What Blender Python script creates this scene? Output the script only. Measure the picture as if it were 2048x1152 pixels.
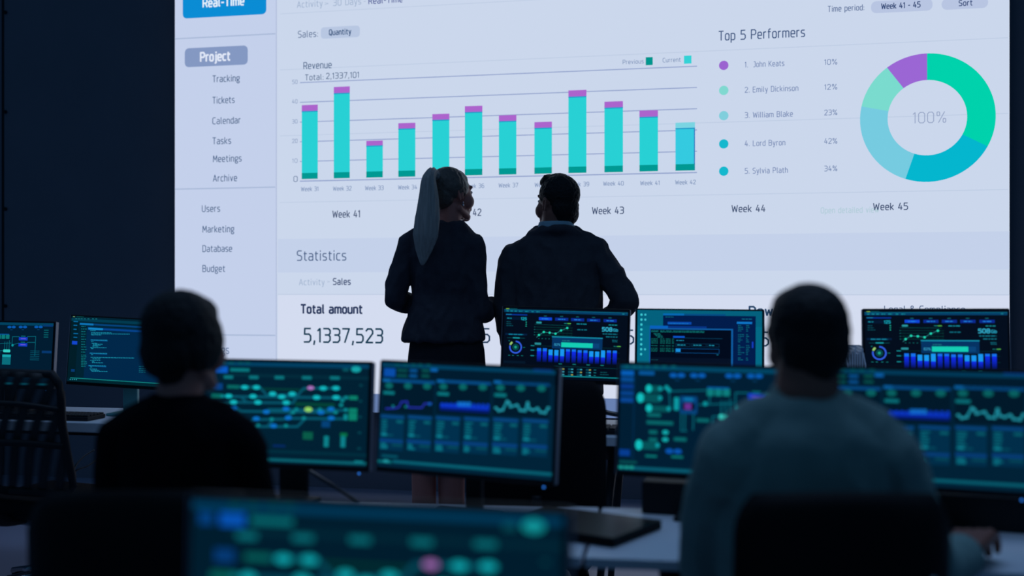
import bpy, bmesh, math, random
from mathutils import Vector, Matrix, noise
random.seed(7)
PI = math.pi
for o in list(bpy.data.objects): bpy.data.objects.remove(o)
C = bpy.context.scene.collection

# ---------------------------------------------------------------- camera, world, exposure
CAM_H = 1.32; F = 2200.0; HOR = 583.0
cam_d = bpy.data.cameras.new('camera'); cam = bpy.data.objects.new('camera', cam_d); C.objects.link(cam)
cam.location = (0, 0, CAM_H); cam.rotation_euler = (PI/2, 0, 0)
cam_d.sensor_width = 36; cam_d.lens = 36*F/2048; cam_d.shift_y = (HOR-576)/2048
cam_d.clip_start = .05
cam_d.dof.use_dof = True; cam_d.dof.focus_distance = 5.6; cam_d.dof.aperture_fstop = 1.35
bpy.context.scene.camera = cam
vs = bpy.context.scene.view_settings
vs.view_transform = 'Standard'; vs.look = 'None'; vs.exposure = 0; vs.gamma = 1; vs.use_curve_mapping = False
w = bpy.data.worlds.new('world'); bpy.context.scene.world = w; w.use_nodes = True
w.node_tree.nodes['Background'].inputs[0].default_value = (.15, .48, 1.0, 1)
w.node_tree.nodes['Background'].inputs[1].default_value = .11

def fill_light(name, loc, size, watt, col, spread):
    d = bpy.data.lights.new(name, 'AREA'); d.shape = 'RECTANGLE'; d.size, d.size_y = size; d.energy = watt; d.color = col; d.spread = math.radians(spread)
    o = bpy.data.objects.new(name, d); C.objects.link(o); o.location = loc; return o
fill_light('overhead_fill', (1.0, 3.0, 3.6), (2.6, 1.0), 9, (.36, .58, 1.0), 110)  # unseen soft area light, added overhead to brighten the front desks
fill_light('overhead_fill', (-2.4, 4.4, 3.6), (2.6, 1.0), 7, (.36, .58, 1.0), 110)  # second added fill, lifts the left desk and floor
def P(px, py, Y):                      # a spot of the room seen at that place of the photo, Y metres away
    return Vector(((px-1024)*Y/F, Y, CAM_H-(py-HOR)*Y/F))

# ---------------------------------------------------------------- materials
def lin(c):
    return tuple(((v/255)/12.92 if v/255 <= .04045 else ((v/255+.055)/1.055)**2.4) for v in c)
MATS = {}
def mat(name, col, rough=.6, metal=0, spec=.5, bump=0, bscale=60, var=0, vscale=8, emis=None, coat=0):
    if name in MATS: return MATS[name]
    m = bpy.data.materials.new(name); m.use_nodes = True; nt = m.node_tree
    b = nt.nodes['Principled BSDF']
    b.inputs['Base Color'].default_value = (*col, 1); b.inputs['Roughness'].default_value = rough
    b.inputs['Metallic'].default_value = metal; b.inputs['Specular IOR Level'].default_value = spec
    b.inputs['Coat Weight'].default_value = coat
    tc = nt.nodes.new('ShaderNodeTexCoord')
    if var:
        n = nt.nodes.new('ShaderNodeTexNoise'); n.inputs['Scale'].default_value = vscale; n.inputs['Detail'].default_value = 4
        r = nt.nodes.new('ShaderNodeMapRange'); r.inputs['To Min'].default_value = 1-var; r.inputs['To Max'].default_value = 1+var
        mx = nt.nodes.new('ShaderNodeVectorMath'); mx.operation = 'SCALE'; mx.inputs[0].default_value = col
        nt.links.new(tc.outputs['Object'], n.inputs['Vector']); nt.links.new(n.outputs['Fac'], r.inputs['Value'])
        nt.links.new(r.outputs['Result'], mx.inputs['Scale']); nt.links.new(mx.outputs[0], b.inputs['Base Color'])
    if bump:
        n = nt.nodes.new('ShaderNodeTexNoise'); n.inputs['Scale'].default_value = bscale; n.inputs['Detail'].default_value = 5
        bp = nt.nodes.new('ShaderNodeBump'); bp.inputs['Strength'].default_value = bump; bp.inputs['Distance'].default_value = .01
        nt.links.new(tc.outputs['Object'], n.inputs['Vector']); nt.links.new(n.outputs['Fac'], bp.inputs['Height'])
        nt.links.new(bp.outputs['Normal'], b.inputs['Normal'])
    if emis:
        b.inputs['Emission Color'].default_value = (*emis[0], 1); b.inputs['Emission Strength'].default_value = emis[1]
    MATS[name] = m; return m
def screen_mat(name, sampling, rough=.35, strength=1.0, spec=.3):
    m = bpy.data.materials.new(name); m.use_nodes = True; nt = m.node_tree; b = nt.nodes['Principled BSDF']
    a = nt.nodes.new('ShaderNodeAttribute'); a.attribute_name = 'pixel'
    b.inputs['Base Color'].default_value = (.004, .004, .005, 1); b.inputs['Roughness'].default_value = rough
    b.inputs['Specular IOR Level'].default_value = spec
    nt.links.new(a.outputs['Color'], b.inputs['Emission Color']); b.inputs['Emission Strength'].default_value = strength
    m.cycles.emission_sampling = sampling; MATS[name] = m; return m
M_ledbg = screen_mat('led_glow', 'FRONT', .6, 1.0, .05); M_ledfg = screen_mat('led_glow_fine', 'NONE', .6, 1.0, .05)
M_pix = screen_mat('monitor_glow', 'NONE'); M_pixbg = screen_mat('monitor_glow_ground', 'FRONT')
M_black = mat('black_plastic', (.010, .011, .014), .55, spec=.22, bump=.05, bscale=400)
M_edge = mat('grey_plastic_edge', (.25, .26, .32), .4, bump=.03, bscale=300)
M_wall = mat('navy_wall_paint', (.16, .16, .20), .75, bump=.08, bscale=90, var=.08, vscale=3)
M_floor = mat('grey_vinyl_floor', (.25, .27, .38), .42, bump=.05, bscale=60, var=.12, vscale=2.5)
M_desk = mat('white_laminate', (.74, .75, .80), .4, bump=.02, bscale=200, var=.03, vscale=5)
M_under = mat('dark_steel', (.02, .022, .028), .5, .3, bump=.03, bscale=200)
M_leg = mat('brushed_steel', (.25, .27, .30), .35, .8, bump=.03, bscale=200)
M_chrome = mat('chrome', (.6, .62, .66), .14, 1, bump=.01)
M_seat = mat('black_fabric', (.006, .006, .008), .9, spec=.15, bump=.25, bscale=500)
M_leather = mat('black_leatherette', (.004, .004, .005), .6, spec=.15, bump=.2, bscale=250)
M_suit = mat('navy_wool', (.048, .046, .06), .9, spec=.15, bump=.5, bscale=28, var=.2, vscale=40)
M_suit2 = mat('charcoal_wool', (.055, .054, .066), .9, spec=.15, bump=.5, bscale=22, var=.2, vscale=40)
M_skirt = mat('dark_skirt_cloth', (.022, .022, .028), .9, spec=.1, bump=.3, bscale=40)
M_knit = mat('black_jersey', (.005, .005, .008), .95, spec=.05, bump=.4, bscale=30)
def shirt():
    m = mat('pale_cotton_shirt', (.20, .31, .29), .85, spec=.2, bump=.9, bscale=9, var=.12, vscale=12)
    return m
M_shirt = shirt(); M_collar = mat('blue_shirt_collar', (.25, .42, .5), .8, bump=.2, bscale=60)
M_skin = mat('skin', (.46, .17, .13), .5, spec=.35, bump=.08, bscale=120, var=.08, vscale=20)
M_skind = mat('skin_tan', (.26, .10, .07), .5, spec=.3, bump=.08, bscale=120, var=.08, vscale=20)
M_eye = mat('eye_white', (.6, .6, .6), .2, bump=.01)
M_blond = mat('ash_blond_hair', (.34, .32, .30), .5, spec=.5, bump=.6, bscale=45)
M_hair2 = mat('brown_swept_hair', (.10, .075, .06), .45, spec=.5, bump=.6, bscale=60)
M_dark = mat('dark_hair', (.010, .009, .010), .6, spec=.25, bump=.8, bscale=90)
M_paper = mat('white_card', (.75, .75, .8), .8, bump=.03)
M_grey = mat('grey_card', (.18, .19, .23), .8, bump=.03)
M_cable = mat('cable_rubber', (.03, .035, .045), .4, bump=.03)
M_cablew = mat('pale_cable_rubber', (.45, .5, .6), .35, bump=.03)
M_stand = mat('teal_lit_stand', (.10, .36, .38), .4, bump=.02)  # whitish stand; the teal light on it is put into the colour
M_led = mat('power_led', (.02, .1, .3), .3, emis=((.03, .25, 1.0), .9), bump=.01)
def hair_lines(m, axis='X', sc=90):
    nt = m.node_tree; b = nt.nodes['Principled BSDF']
    tc = nt.nodes.new('ShaderNodeTexCoord'); mp = nt.nodes.new('ShaderNodeMapping'); mp.inputs['Scale'].default_value = (sc, sc, 2.5)
    n = nt.nodes.new('ShaderNodeTexNoise'); n.inputs['Scale'].default_value = 1.6; n.inputs['Detail'].default_value = 3
    bp = nt.nodes.new('ShaderNodeBump'); bp.inputs['Strength'].default_value = .7; bp.inputs['Distance'].default_value = .006
    nt.links.new(tc.outputs['Object'], mp.inputs['Vector']); nt.links.new(mp.outputs[0], n.inputs['Vector'])
    nt.links.new(n.outputs['Fac'], bp.inputs['Height']); nt.links.new(bp.outputs['Normal'], b.inputs['Normal'])
    r = nt.nodes.new('ShaderNodeMapRange'); r.inputs['To Min'].default_value = .6; r.inputs['To Max'].default_value = 1.35
    mx = nt.nodes.new('ShaderNodeVectorMath'); mx.operation = 'SCALE'; mx.inputs[0].default_value = b.inputs['Base Color'].default_value[:3]
    nt.links.new(n.outputs['Fac'], r.inputs['Value']); nt.links.new(r.outputs['Result'], mx.inputs['Scale']); nt.links.new(mx.outputs[0], b.inputs['Base Color'])
hair_lines(M_blond)
def mesh_weave():
    m = bpy.data.materials.new('chair_mesh_weave'); m.use_nodes = True; nt = m.node_tree; b = nt.nodes['Principled BSDF']
    b.inputs['Base Color'].default_value = (.008, .008, .01, 1); b.inputs['Roughness'].default_value = .6
    tc = nt.nodes.new('ShaderNodeTexCoord'); wv = nt.nodes.new('ShaderNodeTexWave'); wv.inputs['Scale'].default_value = 4.5
    wv.bands_direction = 'X'; wv.inputs['Distortion'].default_value = 2.2; wv.inputs['Detail Scale'].default_value = .6
    mp = nt.nodes.new('ShaderNodeMapping'); mp.inputs['Rotation'].default_value = (0, -.35, 0)
    r = nt.nodes.new('ShaderNodeMapRange'); r.inputs['To Min'].default_value = .30; r.inputs['To Max'].default_value = 1.0
    nt.links.new(tc.outputs['Object'], mp.inputs[0]); nt.links.new(mp.outputs[0], wv.inputs['Vector'])
    nt.links.new(wv.outputs['Fac'], r.inputs['Value']); nt.links.new(r.outputs['Result'], b.inputs['Alpha'])
    return m
M_weave = mesh_weave()

# ---------------------------------------------------------------- object helpers
def link(name, me, m, parent=None):
    o = bpy.data.objects.new(name, me); C.objects.link(o)
    if m is not None and not me.materials: me.materials.append(m)
    if parent is not None: o.parent = parent
    return o
def obj(name, bm, m, parent=None, smooth=False):
    me = bpy.data.meshes.new(name); bmesh.ops.recalc_face_normals(bm, faces=bm.faces); bm.to_mesh(me); bm.free()
    if smooth:
        for p in me.polygons: p.use_smooth = True
    return link(name, me, m, parent)
def tag(o, label, cat, group=None, kind=None):
    o['label'] = label; o['category'] = cat
    if group: o['group'] = group
    if kind: o['kind'] = kind
    return o
def thing(name, label, cat, loc=(0, 0, 0), rotz=0, group=None):
    o = bpy.data.objects.new(name, None); C.objects.link(o); o.empty_display_size = .1
    o.location = loc; o.rotation_euler = (0, 0, rotz); return tag(o, label, cat, group)
def struct(name, bm, m, parent=None):
    o = obj(name, bm, m, parent); o['kind'] = 'structure'; return o
def bx(bm, c, s, rot=None, bevel=0, seg=2):
    M = Matrix.Translation(Vector(c))
    if rot is not None: M = M @ rot
    r = bmesh.ops.create_cube(bm, size=1, matrix=M @ Matrix.Diagonal((*s, 1)))
    if bevel:
        es = list({e for v in r['verts'] for e in v.link_edges})
        bmesh.ops.bevel(bm, geom=es, offset=bevel, segments=seg, affect='EDGES', profile=.5)
    return bm
def box(c, s, rot=None, bevel=0, seg=2): return bx(bmesh.new(), c, s, rot, bevel, seg)
def frame_of(d):
    d = d.normalized(); up = Vector((0, 0, 1)) if abs(d.z) < .95 else Vector((0, 1, 0))
    a = d.cross(up).normalized(); return a, a.cross(d).normalized()
def loft(bm, rings, n=20):
    """rings: (centre, axis a, axis b) ellipses, closed at both ends"""
    prev = None; vs_ = []
    for c, a, b in rings:
        vs_.append([bm.verts.new(c + a*math.cos(2*PI*k/n) + b*math.sin(2*PI*k/n)) for k in range(n)])
    for p, q in zip(vs_[:-1], vs_[1:]):
        for k in range(n): bm.faces.new((p[k], p[(k+1) % n], q[(k+1) % n], q[k]))
    bm.faces.new(vs_[0][::-1]); bm.faces.new(vs_[-1])
def tube(bm, pts, rad, n=8, smooth=False):
    pts = [Vector(p) for p in pts]
    if smooth: pts = spline(pts)
    if not hasattr(rad, '__len__'): rad = [rad]*len(pts)
    elif len(rad) != len(pts): rad = [rad[0]+(rad[-1]-rad[0])*i/(len(pts)-1) for i in range(len(pts))]
    rs = []
    for i, p in enumerate(pts):
        d = pts[min(i+1, len(pts)-1)]-pts[max(i-1, 0)]; a, b = frame_of(d)
        if rs and a.dot(rs[-1][1]) < 0: a, b = -a, -b
        rs.append((p, a*rad[i], b*rad[i]))
    loft(bm, rs, n); return bm
def spline(pts, k=8):
    out = []; n = len(pts)
    for i in range(n-1):
        p0, p1, p2, p3 = pts[max(i-1, 0)], pts[i], pts[i+1], pts[min(i+2, n-1)]
        for j in range(k):
            t = j/k; out.append(.5*((2*p1)+(p2-p0)*t+(2*p0-5*p1+4*p2-p3)*t*t+(3*p1-p0-3*p2+p3)*t**3))
    out.append(pts[-1]); return out
def seg(bm, p0, p1, r0, r1, n=18, fa=1.0):
    """tapered limb with rounded ends"""
    p0 = Vector(p0); p1 = Vector(p1); d = (p1-p0); L = max(d.length, 1e-5); d = d/L; a, b = frame_of(d); rs = []
    for t in (-85, -60, -30): t_ = math.radians(t); rs.append((p0+d*r0*math.sin(t_), a*r0*math.cos(t_), b*r0*fa*math.cos(t_)))
    for t in (0, .33, .66, 1): r = r0+(r1-r0)*t; rs.append((p0+d*L*t, a*r, b*r*fa))
    for t in (30, 60, 85): t_ = math.radians(t); rs.append((p1+d*r1*math.sin(t_), a*r1*math.cos(t_), b*r1*fa*math.cos(t_)))
    loft(bm, rs, n)
def chain(bm, pts, rads):
    for i in range(len(pts)-1): seg(bm, pts[i], pts[i+1], rads[i], rads[i+1])
def ell(bm, c, r, R=None, n=24):
    M = Matrix.Translation(Vector(c)) @ (R.to_4x4() if R is not None else Matrix()) @ Matrix.Diagonal((*r, 1))
    bmesh.ops.create_uvsphere(bm, u_segments=n, v_segments=n//2, radius=1, matrix=M)
def remesh(name, bm, voxel, smooth_it, m, parent, folds=0, fscale=9, seed=0):
    me = bpy.data.meshes.new('tmp'); bmesh.ops.recalc_face_normals(bm, faces=bm.faces); bm.to_mesh(me); bm.free()
    o = bpy.data.objects.new('tmp', me); C.objects.link(o)
    r = o.modifiers.new('r', 'REMESH'); r.mode = 'VOXEL'; r.voxel_size = voxel; r.use_smooth_shade = True
    if smooth_it:
        s = o.modifiers.new('s', 'SMOOTH'); s.factor = .5; s.iterations = smooth_it
    dg = bpy.context.evaluated_depsgraph_get()
    out = bpy.data.meshes.new_from_object(o.evaluated_get(dg)); out.name = name
    bpy.data.objects.remove(o); bpy.data.meshes.remove(me)
    if folds:
        ns = [v.normal.copy() for v in out.vertices]
        for v, nn in zip(out.vertices, ns):
            q = Vector((v.co.x*fscale, v.co.y*fscale, v.co.z*fscale*.55+seed))
            f = noise.noise(q)+.5*noise.noise(q*2.3); f = 1-abs(f)*2.2
            v.co += nn*folds*f
    for p in out.polygons: p.use_smooth = True
    out.materials.clear()
    return link(name, out, m, parent)

# ---------------------------------------------------------------- writing and drawing on displays
_O = '1.5,0 4.5,0 6,1.5 6,8.5 4.5,10 1.5,10 0,8.5 0,1.5 1.5,0'
_o = '1.2,0 3.8,0 5,1.2 5,5.8 3.8,7 1.2,7 0,5.8 0,1.2 1.2,0'
GLY = {'0': (6, _O), '1': (2.6, '0,8.4 2,10 2,0'), '2': (6, '0,8.5 1.5,10 4.5,10 6,8.5 6,6.6 0,0 6,0'), '3': (6, '0,10 4.5,10 6,8.7 6,6.5 4.7,5.3 1.5,5.3|4.7,5.3 6,4 6,1.5 4.5,0 0,0'),
 '4': (6, '4.3,0 4.3,6|3,10 0,2.5 6,2.5'), '5': (6, '5.7,10 .5,10 .3,5.8 4.5,5.8 6,4.4 6,1.5 4.5,0 0,0'), '6': (6, '5.5,10 2,10 0,8 0,1.5 1.5,0 4.5,0 6,1.5 6,4.4 4.6,5.8 0,5.8'),
 '7': (6, '0,10 6,10 2,0'), '8': (6, '1.5,5.3 .3,6.5 .3,8.7 1.6,10 4.4,10 5.7,8.7 5.7,6.5 4.5,5.3 1.5,5.3 0,4 0,1.5 1.5,0 4.5,0 6,1.5 6,4 4.5,5.3'), '9': (6, '.5,0 4,0 6,2 6,8.5 4.5,10 1.5,10 0,8.5 0,5.8 1.3,4.4 6,4.4'),
 '%': (9.4, '1,10 2.4,10 3,9.4 3,7 2.4,6.4 1,6.4 .4,7 .4,9.4 1,10|7.8,10 2,0|7,3.6 8.4,3.6 9,3 9,.6 8.4,0 7,0 6.4,.6 6.4,3 7,3.6'), ',': (1, '.8,.8 .2,-1.8'), '.': (.8, '.4,0 .4,.7'), ':': (.8, '.4,0 .4,.7|.4,5 .4,5.7'),
 '-': (3, '0,4.3 3,4.3'), '>': (3, '0,7 3,4.3 0,1.6'), ' ': (2.6, ''), '&': (7, '6.5,0 1.2,7 1.2,9 2.4,10 3.8,10 4.8,9 4.6,7.2 1,4.6 0,3.2 0,1.4 1.4,0 3.6,0 5.4,1.4 6.4,4.4'),
 'A': (6.6, '0,0 3.3,10 6.6,0|1,3 5.6,3'), 'B': (6, '0,5.3 4.4,5.3 5.6,6.5 5.6,8.8 4.4,10 0,10 0,0 4.6,0 6,1.4 6,4 4.4,5.3'), 'C': (5.6, '5.6,10 1.5,10 0,8.5 0,1.5 1.5,0 5.6,0'), 'D': (6, '0,0 0,10 4.2,10 6,8.2 6,1.8 4.2,0 0,0'),
 'E': (5.2, '5.2,10 0,10 0,0 5.2,0|0,5.3 4.6,5.3'), 'J': (4, '1,10 4,10 4,1.5 2.5,0 0,0'), 'K': (6, '0,0 0,10|5.6,10 1.6,5.3 6,0|0,5.3 1.6,5.3'), 'L': (5, '0,10 0,0 5,0'), 'M': (7.6, '0,0 .6,10 3.8,3 7,10 7.6,0'),
 'P': (6, '0,0 0,10 4.5,10 6,8.6 6,6 4.5,4.6 0,4.6'), 'O': (6, _O), 'Q': (6, _O+'|3.4,2 5.6,-1.4'), 'R': (6, '0,0 0,10 4.5,10 6,8.6 6,6 4.5,4.6 0,4.6|3.6,4.6 6,0'), 'S': (5.6, '5.3,10 1.4,10 0,8.7 0,6.6 1.2,5.4 4.4,4.8 5.6,3.6 5.6,1.4 4.2,0 .1,0'),
 'T': (6, '0,10 6,10|3,10 3,0'), 'U': (6, '0,10 0,1.5 1.5,0 4.5,0 6,1.5 6,10'), 'V': (6.4, '0,10 3.2,0 6.4,10'), 'W': (9.2, '0,10 2,0 4.6,8.4 7.2,0 9.2,10'), 'G': (6, '5.8,10 1.5,10 0,8.5 0,1.5 1.5,0 6,0 6,5 3.4,5'),
 'a': (5, '.4,7 3.8,7 5,5.8 5,0|5,3.9 1.2,3.9 0,2.9 0,1 1,0 3.6,0 5,1'), 'b': (5, '0,10 0,0 3.8,0 5,1.2 5,5.8 3.8,7 1.2,7 0,6'), 'c': (4.2, '4.2,7 1.2,7 0,5.8 0,1.2 1.2,0 4.2,0'), 'd': (5, '5,10 5,0 1.2,0 0,1.2 0,5.8 1.2,7 5,7'),
 'e': (5, '4.6,0 1.2,0 0,1.2 0,5.8 1.2,7 3.8,7 5,5.8 5,3.5 0,3.5'), 'f': (3.4, '3.4,10 2.2,10 1.1,9 1.1,0|0,7 3.2,7'), 'g': (5, '5,7 1.2,7 0,6 0,3.6 1.2,2.5 3.8,2.5 5,3.6 5,7|1,2.5 .4,.6 3.8,.3 5,-.6 5,-2 3.8,-3 1.2,-3 .2,-2 .2,-.4'),
 'h': (5, '0,10 0,0|0,6.2 1.4,7 3.8,7 5,5.8 5,0'), 'i': (.8, '.4,7 .4,0|.4,9.2 .4,10'), 'j': (1.8, '1.6,7 1.6,-2 .4,-3|1.6,9.2 1.6,10'), 'k': (4.8, '0,10 0,0|4.6,7 1.4,3.6 4.8,0|0,3.6 1.4,3.6'), 'l': (1.6, '.4,10 .4,.9 1.4,0'),
 'm': (8.2, '0,7 0,0|0,6.2 1.2,7 3,7 4.1,5.9 4.1,0|4.1,6 5.3,7 7,7 8.2,5.9 8.2,0'), 'n': (5, '0,7 0,0|0,6.2 1.4,7 3.8,7 5,5.8 5,0'), 'o': (5, _o), 'p': (5, '0,-3 0,7 3.8,7 5,5.8 5,1.2 3.8,0 0,0'), 'r': (3, '0,7 0,0|0,5.8 1.4,7 3,7'),
 's': (4.4, '4.2,7 1,7 0,6.2 0,4.6 .8,3.8 3.6,3.2 4.4,2.4 4.4,.9 3.4,0 .2,0'), 't': (3.4, '1.1,9 1.1,1 2.1,0 3.4,0|0,7 3.4,7'), 'u': (5, '0,7 0,1.2 1.2,0 3.6,0 5,.8|5,7 5,0'), 'v': (4.8, '0,7 2.4,0 4.8,7'), 'w': (7.4, '0,7 1.7,0 3.7,6 5.7,0 7.4,7'),
 'x': (4.6, '0,7 4.6,0|0,0 4.6,7'), 'y': (4.8, '0,7 2.5,0|4.8,7 2,-3 .6,-3'), 'z': (4.4, '0,7 4.4,7 0,0 4.4,0')}
class Canvas:
    """flat drawing in metres, x to the right, z up; layer = tiny lift towards the viewer (-y)"""
    def __init__(s, lift): s.v = []; s.f = []; s.c = []; s.m = []; s.lift = lift
    def poly(s, pts, col, layer=1, mi=1, cols=None):
        b = len(s.v); s.v += [(x, -layer*s.lift, z) for x, z in pts]; s.f.append(tuple(range(b, b+len(pts))))
        s.c.append([lin(c) for c in cols] if cols else [lin(col)]*len(pts)); s.m.append(mi)
    def rect(s, x0, z0, x1, z1, col, layer=1, mi=1, cols=None):
        s.poly([(min(x0, x1), min(z0, z1)), (max(x0, x1), min(z0, z1)), (max(x0, x1), max(z0, z1)), (min(x0, x1), max(z0, z1))], col, layer, mi, cols)
    def rrect(s, x0, z0, x1, z1, r, col, layer=1):
        pts = []
        for cx, cz, a0 in ((x1-r, z1-r, 0), (x0+r, z1-r, 90), (x0+r, z0+r, 180), (x1-r, z0+r, 270)):
            for k in range(5): a = math.radians(a0+k*22.5); pts.append((cx+r*math.cos(a), cz+r*math.sin(a)))
        s.poly(pts, col, layer)
    def disc(s, x, z, rx, rz, col, layer=1, n=24):
        s.poly([(x+rx*math.cos(2*PI*k/n), z+rz*math.sin(2*PI*k/n)) for k in range(n)], col, layer)
    def arc(s, x, z, r0, r1, a0, a1, col, layer=1, n=None):
        n = n or max(2, int(abs(a1-a0)/5))
        for k in range(n):
            t0 = math.radians(a0+(a1-a0)*k/n); t1 = math.radians(a0+(a1-a0)*(k+1)/n)
            g = lambda r, t: (x+r*math.sin(t), z+r*math.cos(t))
            s.poly([g(r0, t0), g(r0, t1), g(r1, t1), g(r1, t0)], col, layer)
    def line(s, pts, wd, col, layer=1):
        for (x0, z0), (x1, z1) in zip(pts[:-1], pts[1:]):
            d = Vector((x1-x0, z1-z0)); L = d.length
            if L < 1e-7: continue
            d /= L; n = Vector((-d.y, d.x))*wd/2; e = d*wd*.3
            s.poly([(x0-n.x-e.x, z0-n.y-e.y), (x1-n.x+e.x, z1-n.y+e.y), (x1+n.x+e.x, z1+n.y+e.y), (x0+n.x-e.x, z0+n.y-e.y)], col, layer)
    def text(s, st, x0, x1, zb, cap, col, layer=2, wt=0.0):
        """squarish technical lettering; wt thickens or thins the strokes"""
        tw = sum(GLY[ch][0]+2.9 for ch in st)-2.9; u = cap/10; sx = (x1-x0)/tw; x = x0; wd = cap*(.14+wt*5)
        for ch in st:
            adv, g = GLY[ch]
            for st_ in g.split('|'):
                if st_: s.line([(x+float(p.split(',')[0])*sx, zb+float(p.split(',')[1])*u) for p in st_.split()], wd, col, layer)
            x += (adv+2.9)*sx
    def build(s, name, parent, gain=1.0, mats=None, tint=(1, 1, 1)):
        me = bpy.data.meshes.new(name); me.from_pydata(s.v, [], s.f)
        at = me.color_attributes.new('pixel', 'FLOAT_COLOR', 'CORNER'); i = 0
        for p, cs in zip(me.polygons, s.c):
            for c in cs: at.data[i].color = (c[0]*gain*tint[0], c[1]*gain*tint[1], c[2]*gain*tint[2], 1); i += 1
        for m in (mats or (M_pixbg, M_pix)): me.materials.append(m)
        for p, k in zip(me.polygons, s.m): p.material_index = k
        # faces must look towards -y
        flip = [p.index for p in me.polygons if p.normal.y > 0]
        if flip:
            bm = bmesh.new(); bm.from_mesh(me); bm.faces.ensure_lookup_table()
            bmesh.ops.reverse_faces(bm, faces=[bm.faces[k] for k in flip]); bm.to_mesh(me); bm.free()
        return link(name, me, None, parent)

# ---------------------------------------------------------------- the room
TH = math.atan(.21); WD = Vector((math.cos(TH), -math.sin(TH), 0)); WN = Vector((-math.sin(TH), -math.cos(TH), 0))
W0 = Vector((0, 7.15, 0))              # foot of the back wall straight ahead
RW = Matrix.Rotation(-TH, 4, 'Z')
o = struct('floor', box((0, 3, -.05), (26, 22, .1)), M_floor)
o = struct('wall_back', box((0, .1, 2.2), (24, .2, 4.4)), M_wall); o.location = W0; o.rotation_euler = (0, 0, -TH)
# LED wall: plane .10 m in front of the wall
L0 = W0+WN*.10
def W(px, py):
    d = P(px, py, 1)-Vector((0, 0, CAM_H)); t = (L0-Vector((0, 0, 0))).dot(WN)/d.dot(WN); p = Vector((0, 0, CAM_H))+d*t
    return (p-L0).dot(WD), p.z
aL = W(350, 583)[0]; aR = W(2019, 583)[0]; zB = W(1225, 836)[1]; zT = zB+(aR-aL)*9/16
led = thing('video_wall', 'huge wall-mounted screen showing a white sales dashboard with bar chart and ring chart', 'screen', L0, -TH)
bm = bmesh.new(); bx(bm, ((aL+aR)/2, .05, (zB+zT)/2), (aR-aL+.012, .08, zT-zB+.012), bevel=.003)
obj('housing', bm, M_black, led)
bm = bmesh.new()
for a in (aL+.3, (aL+aR)/2, aR-.3): bx(bm, (a, .06, zB-.03), (.12, .06, .06), bevel=.003)
obj('bracket', bm, M_under, led)
cv = Canvas(.0012); K = .46
BG = (203, 215, 236); SB = (196, 208, 235); GR = (84, 108, 150); TX = (52, 86, 128); LT = (160, 178, 206)
cv.rect(aL, zB, aR, zT, BG, 0, 0)
def wr(x0, y0, x1, y1, col, layer=1, r=0, cols=None):
    xm = (x0+x1)/2; a0, a1 = W(x0, 583)[0], W(x1, 583)[0]; z0, z1 = W(xm, y1)[1], W(xm, y0)[1]
    if r: cv.rrect(a0, z0, a1, z1, r, col, layer)
    else: cv.rect(a0, z0, a1, z1, col, layer, 1, cols)
def wt(s, x0, x1, yc, cap, col=TX, wgt=-.004, layer=3):
    xm = (x0+x1)/2; a0, a1 = W(x0, 583)[0], W(x1, 583)[0]; z0, z1 = W(xm, yc+cap/2)[1], W(xm, yc-cap/2)[1]
    cv.text(s, a0, a1, z0, z1-z0, col, layer, wgt)
def wl(x0, y, x1, wpx=1.6, col=GR, layer=1):
    z = W(x0, y)[1]; h = wpx*.0033/2; cv.rect(W(x0, 583)[0], z-h, W(x1, 583)[0], z+h, col, layer)
a553 = W(552, 583)[0]
cv.rect(aL, zB, a553, zT, SB, 1); cv.rect(a553, zB, W(554, 583)[0], zT, (178, 190, 220), 2)
zs = W(560, 478)[1]; zs2 = W(560, 545)[1]; cv.rect(W(556, 583)[0], zs2, aR, zs, (196, 209, 234), 1)
zs3 = W(560, 588)[1]; cv.rect(W(556, 583)[0], zB, aR, zs3-.006, (212, 220, 240), 1); cv.rect(W(556, 583)[0], zs3-.006, aR, zs3, (190, 203, 226), 2)
zf = W(1225, 797)[1]; cv.rect(aL, zB, aR, zf, (104, 128, 176), 2)
for y in (78, 378.5, 669): wl(350, y, 551, 2.4, (168, 184, 214), 2)
for (x, y) in ((560, 28), (560, 140), (560, 272), (560, 405)): wl(x, y, 2016, 1.4, (190, 204, 227))
wr(366, -34, 533, 33, (10, 140, 212), 3, .03); wt('Real-Time', 407, 488, 4, 16, (225, 238, 250), .012, 4)
wr(370, 94, 496, 132, (132, 152, 194), 3, .03); wt('Project', 402, 460, 113, 17, (225, 232, 248), .014, 4)
for s, x0, x1, y in (('Tracking', 426, 479, 157), ('Tickets', 426, 469, 200), ('Calendar', 426, 481, 241), ('Tasks', 426, 462, 281.5), ('Meetings', 427, 483, 317), ('Archive', 427, 474, 356),
                     ('Users', 405, 440, 417), ('Marketing', 406, 468, 458), ('Database', 406, 464, 497), ('Budget', 406, 450, 537)):
    wt(s, x0, x1, y, 12.5)
wt('Settings', 392, 458, 699, 15, (96, 120, 158))
wt('Activity', 595, 645, 8, 12, LT); wt('>', 650, 657, 7, 7, LT); wt('30 Days', 667, 722, 4, 12, LT); wt('-', 728, 732, 3, 3, GR); wt('Real-Time', 738, 805, 0, 12, (70, 84, 150), 0)
wt('Sales:', 597, 636, 68, 12.5, (80, 105, 145)); wr(642, 53, 720, 76, (184, 199, 226), 2, .022); wt('Quantity', 659, 702, 64, 10.5, (36, 76, 122), .004)
wt('Revenue', 608, 663, 130.5, 13); wt('Total:', 611, 647, 154.5, 11); wt('2,1337,101', 653, 718, 151, 11)
z50 = W(600, 165.5)[1]; z0_ = W(600, 362.5)[1]
for k in range(6):
    z = z0_+(z50-z0_)*k/5; h = .003 if k else .0036
    cv.rect(W(600, 583)[0], z-h, W(1394, 583)[0], z+h, (146, 162, 204), 2)
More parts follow.
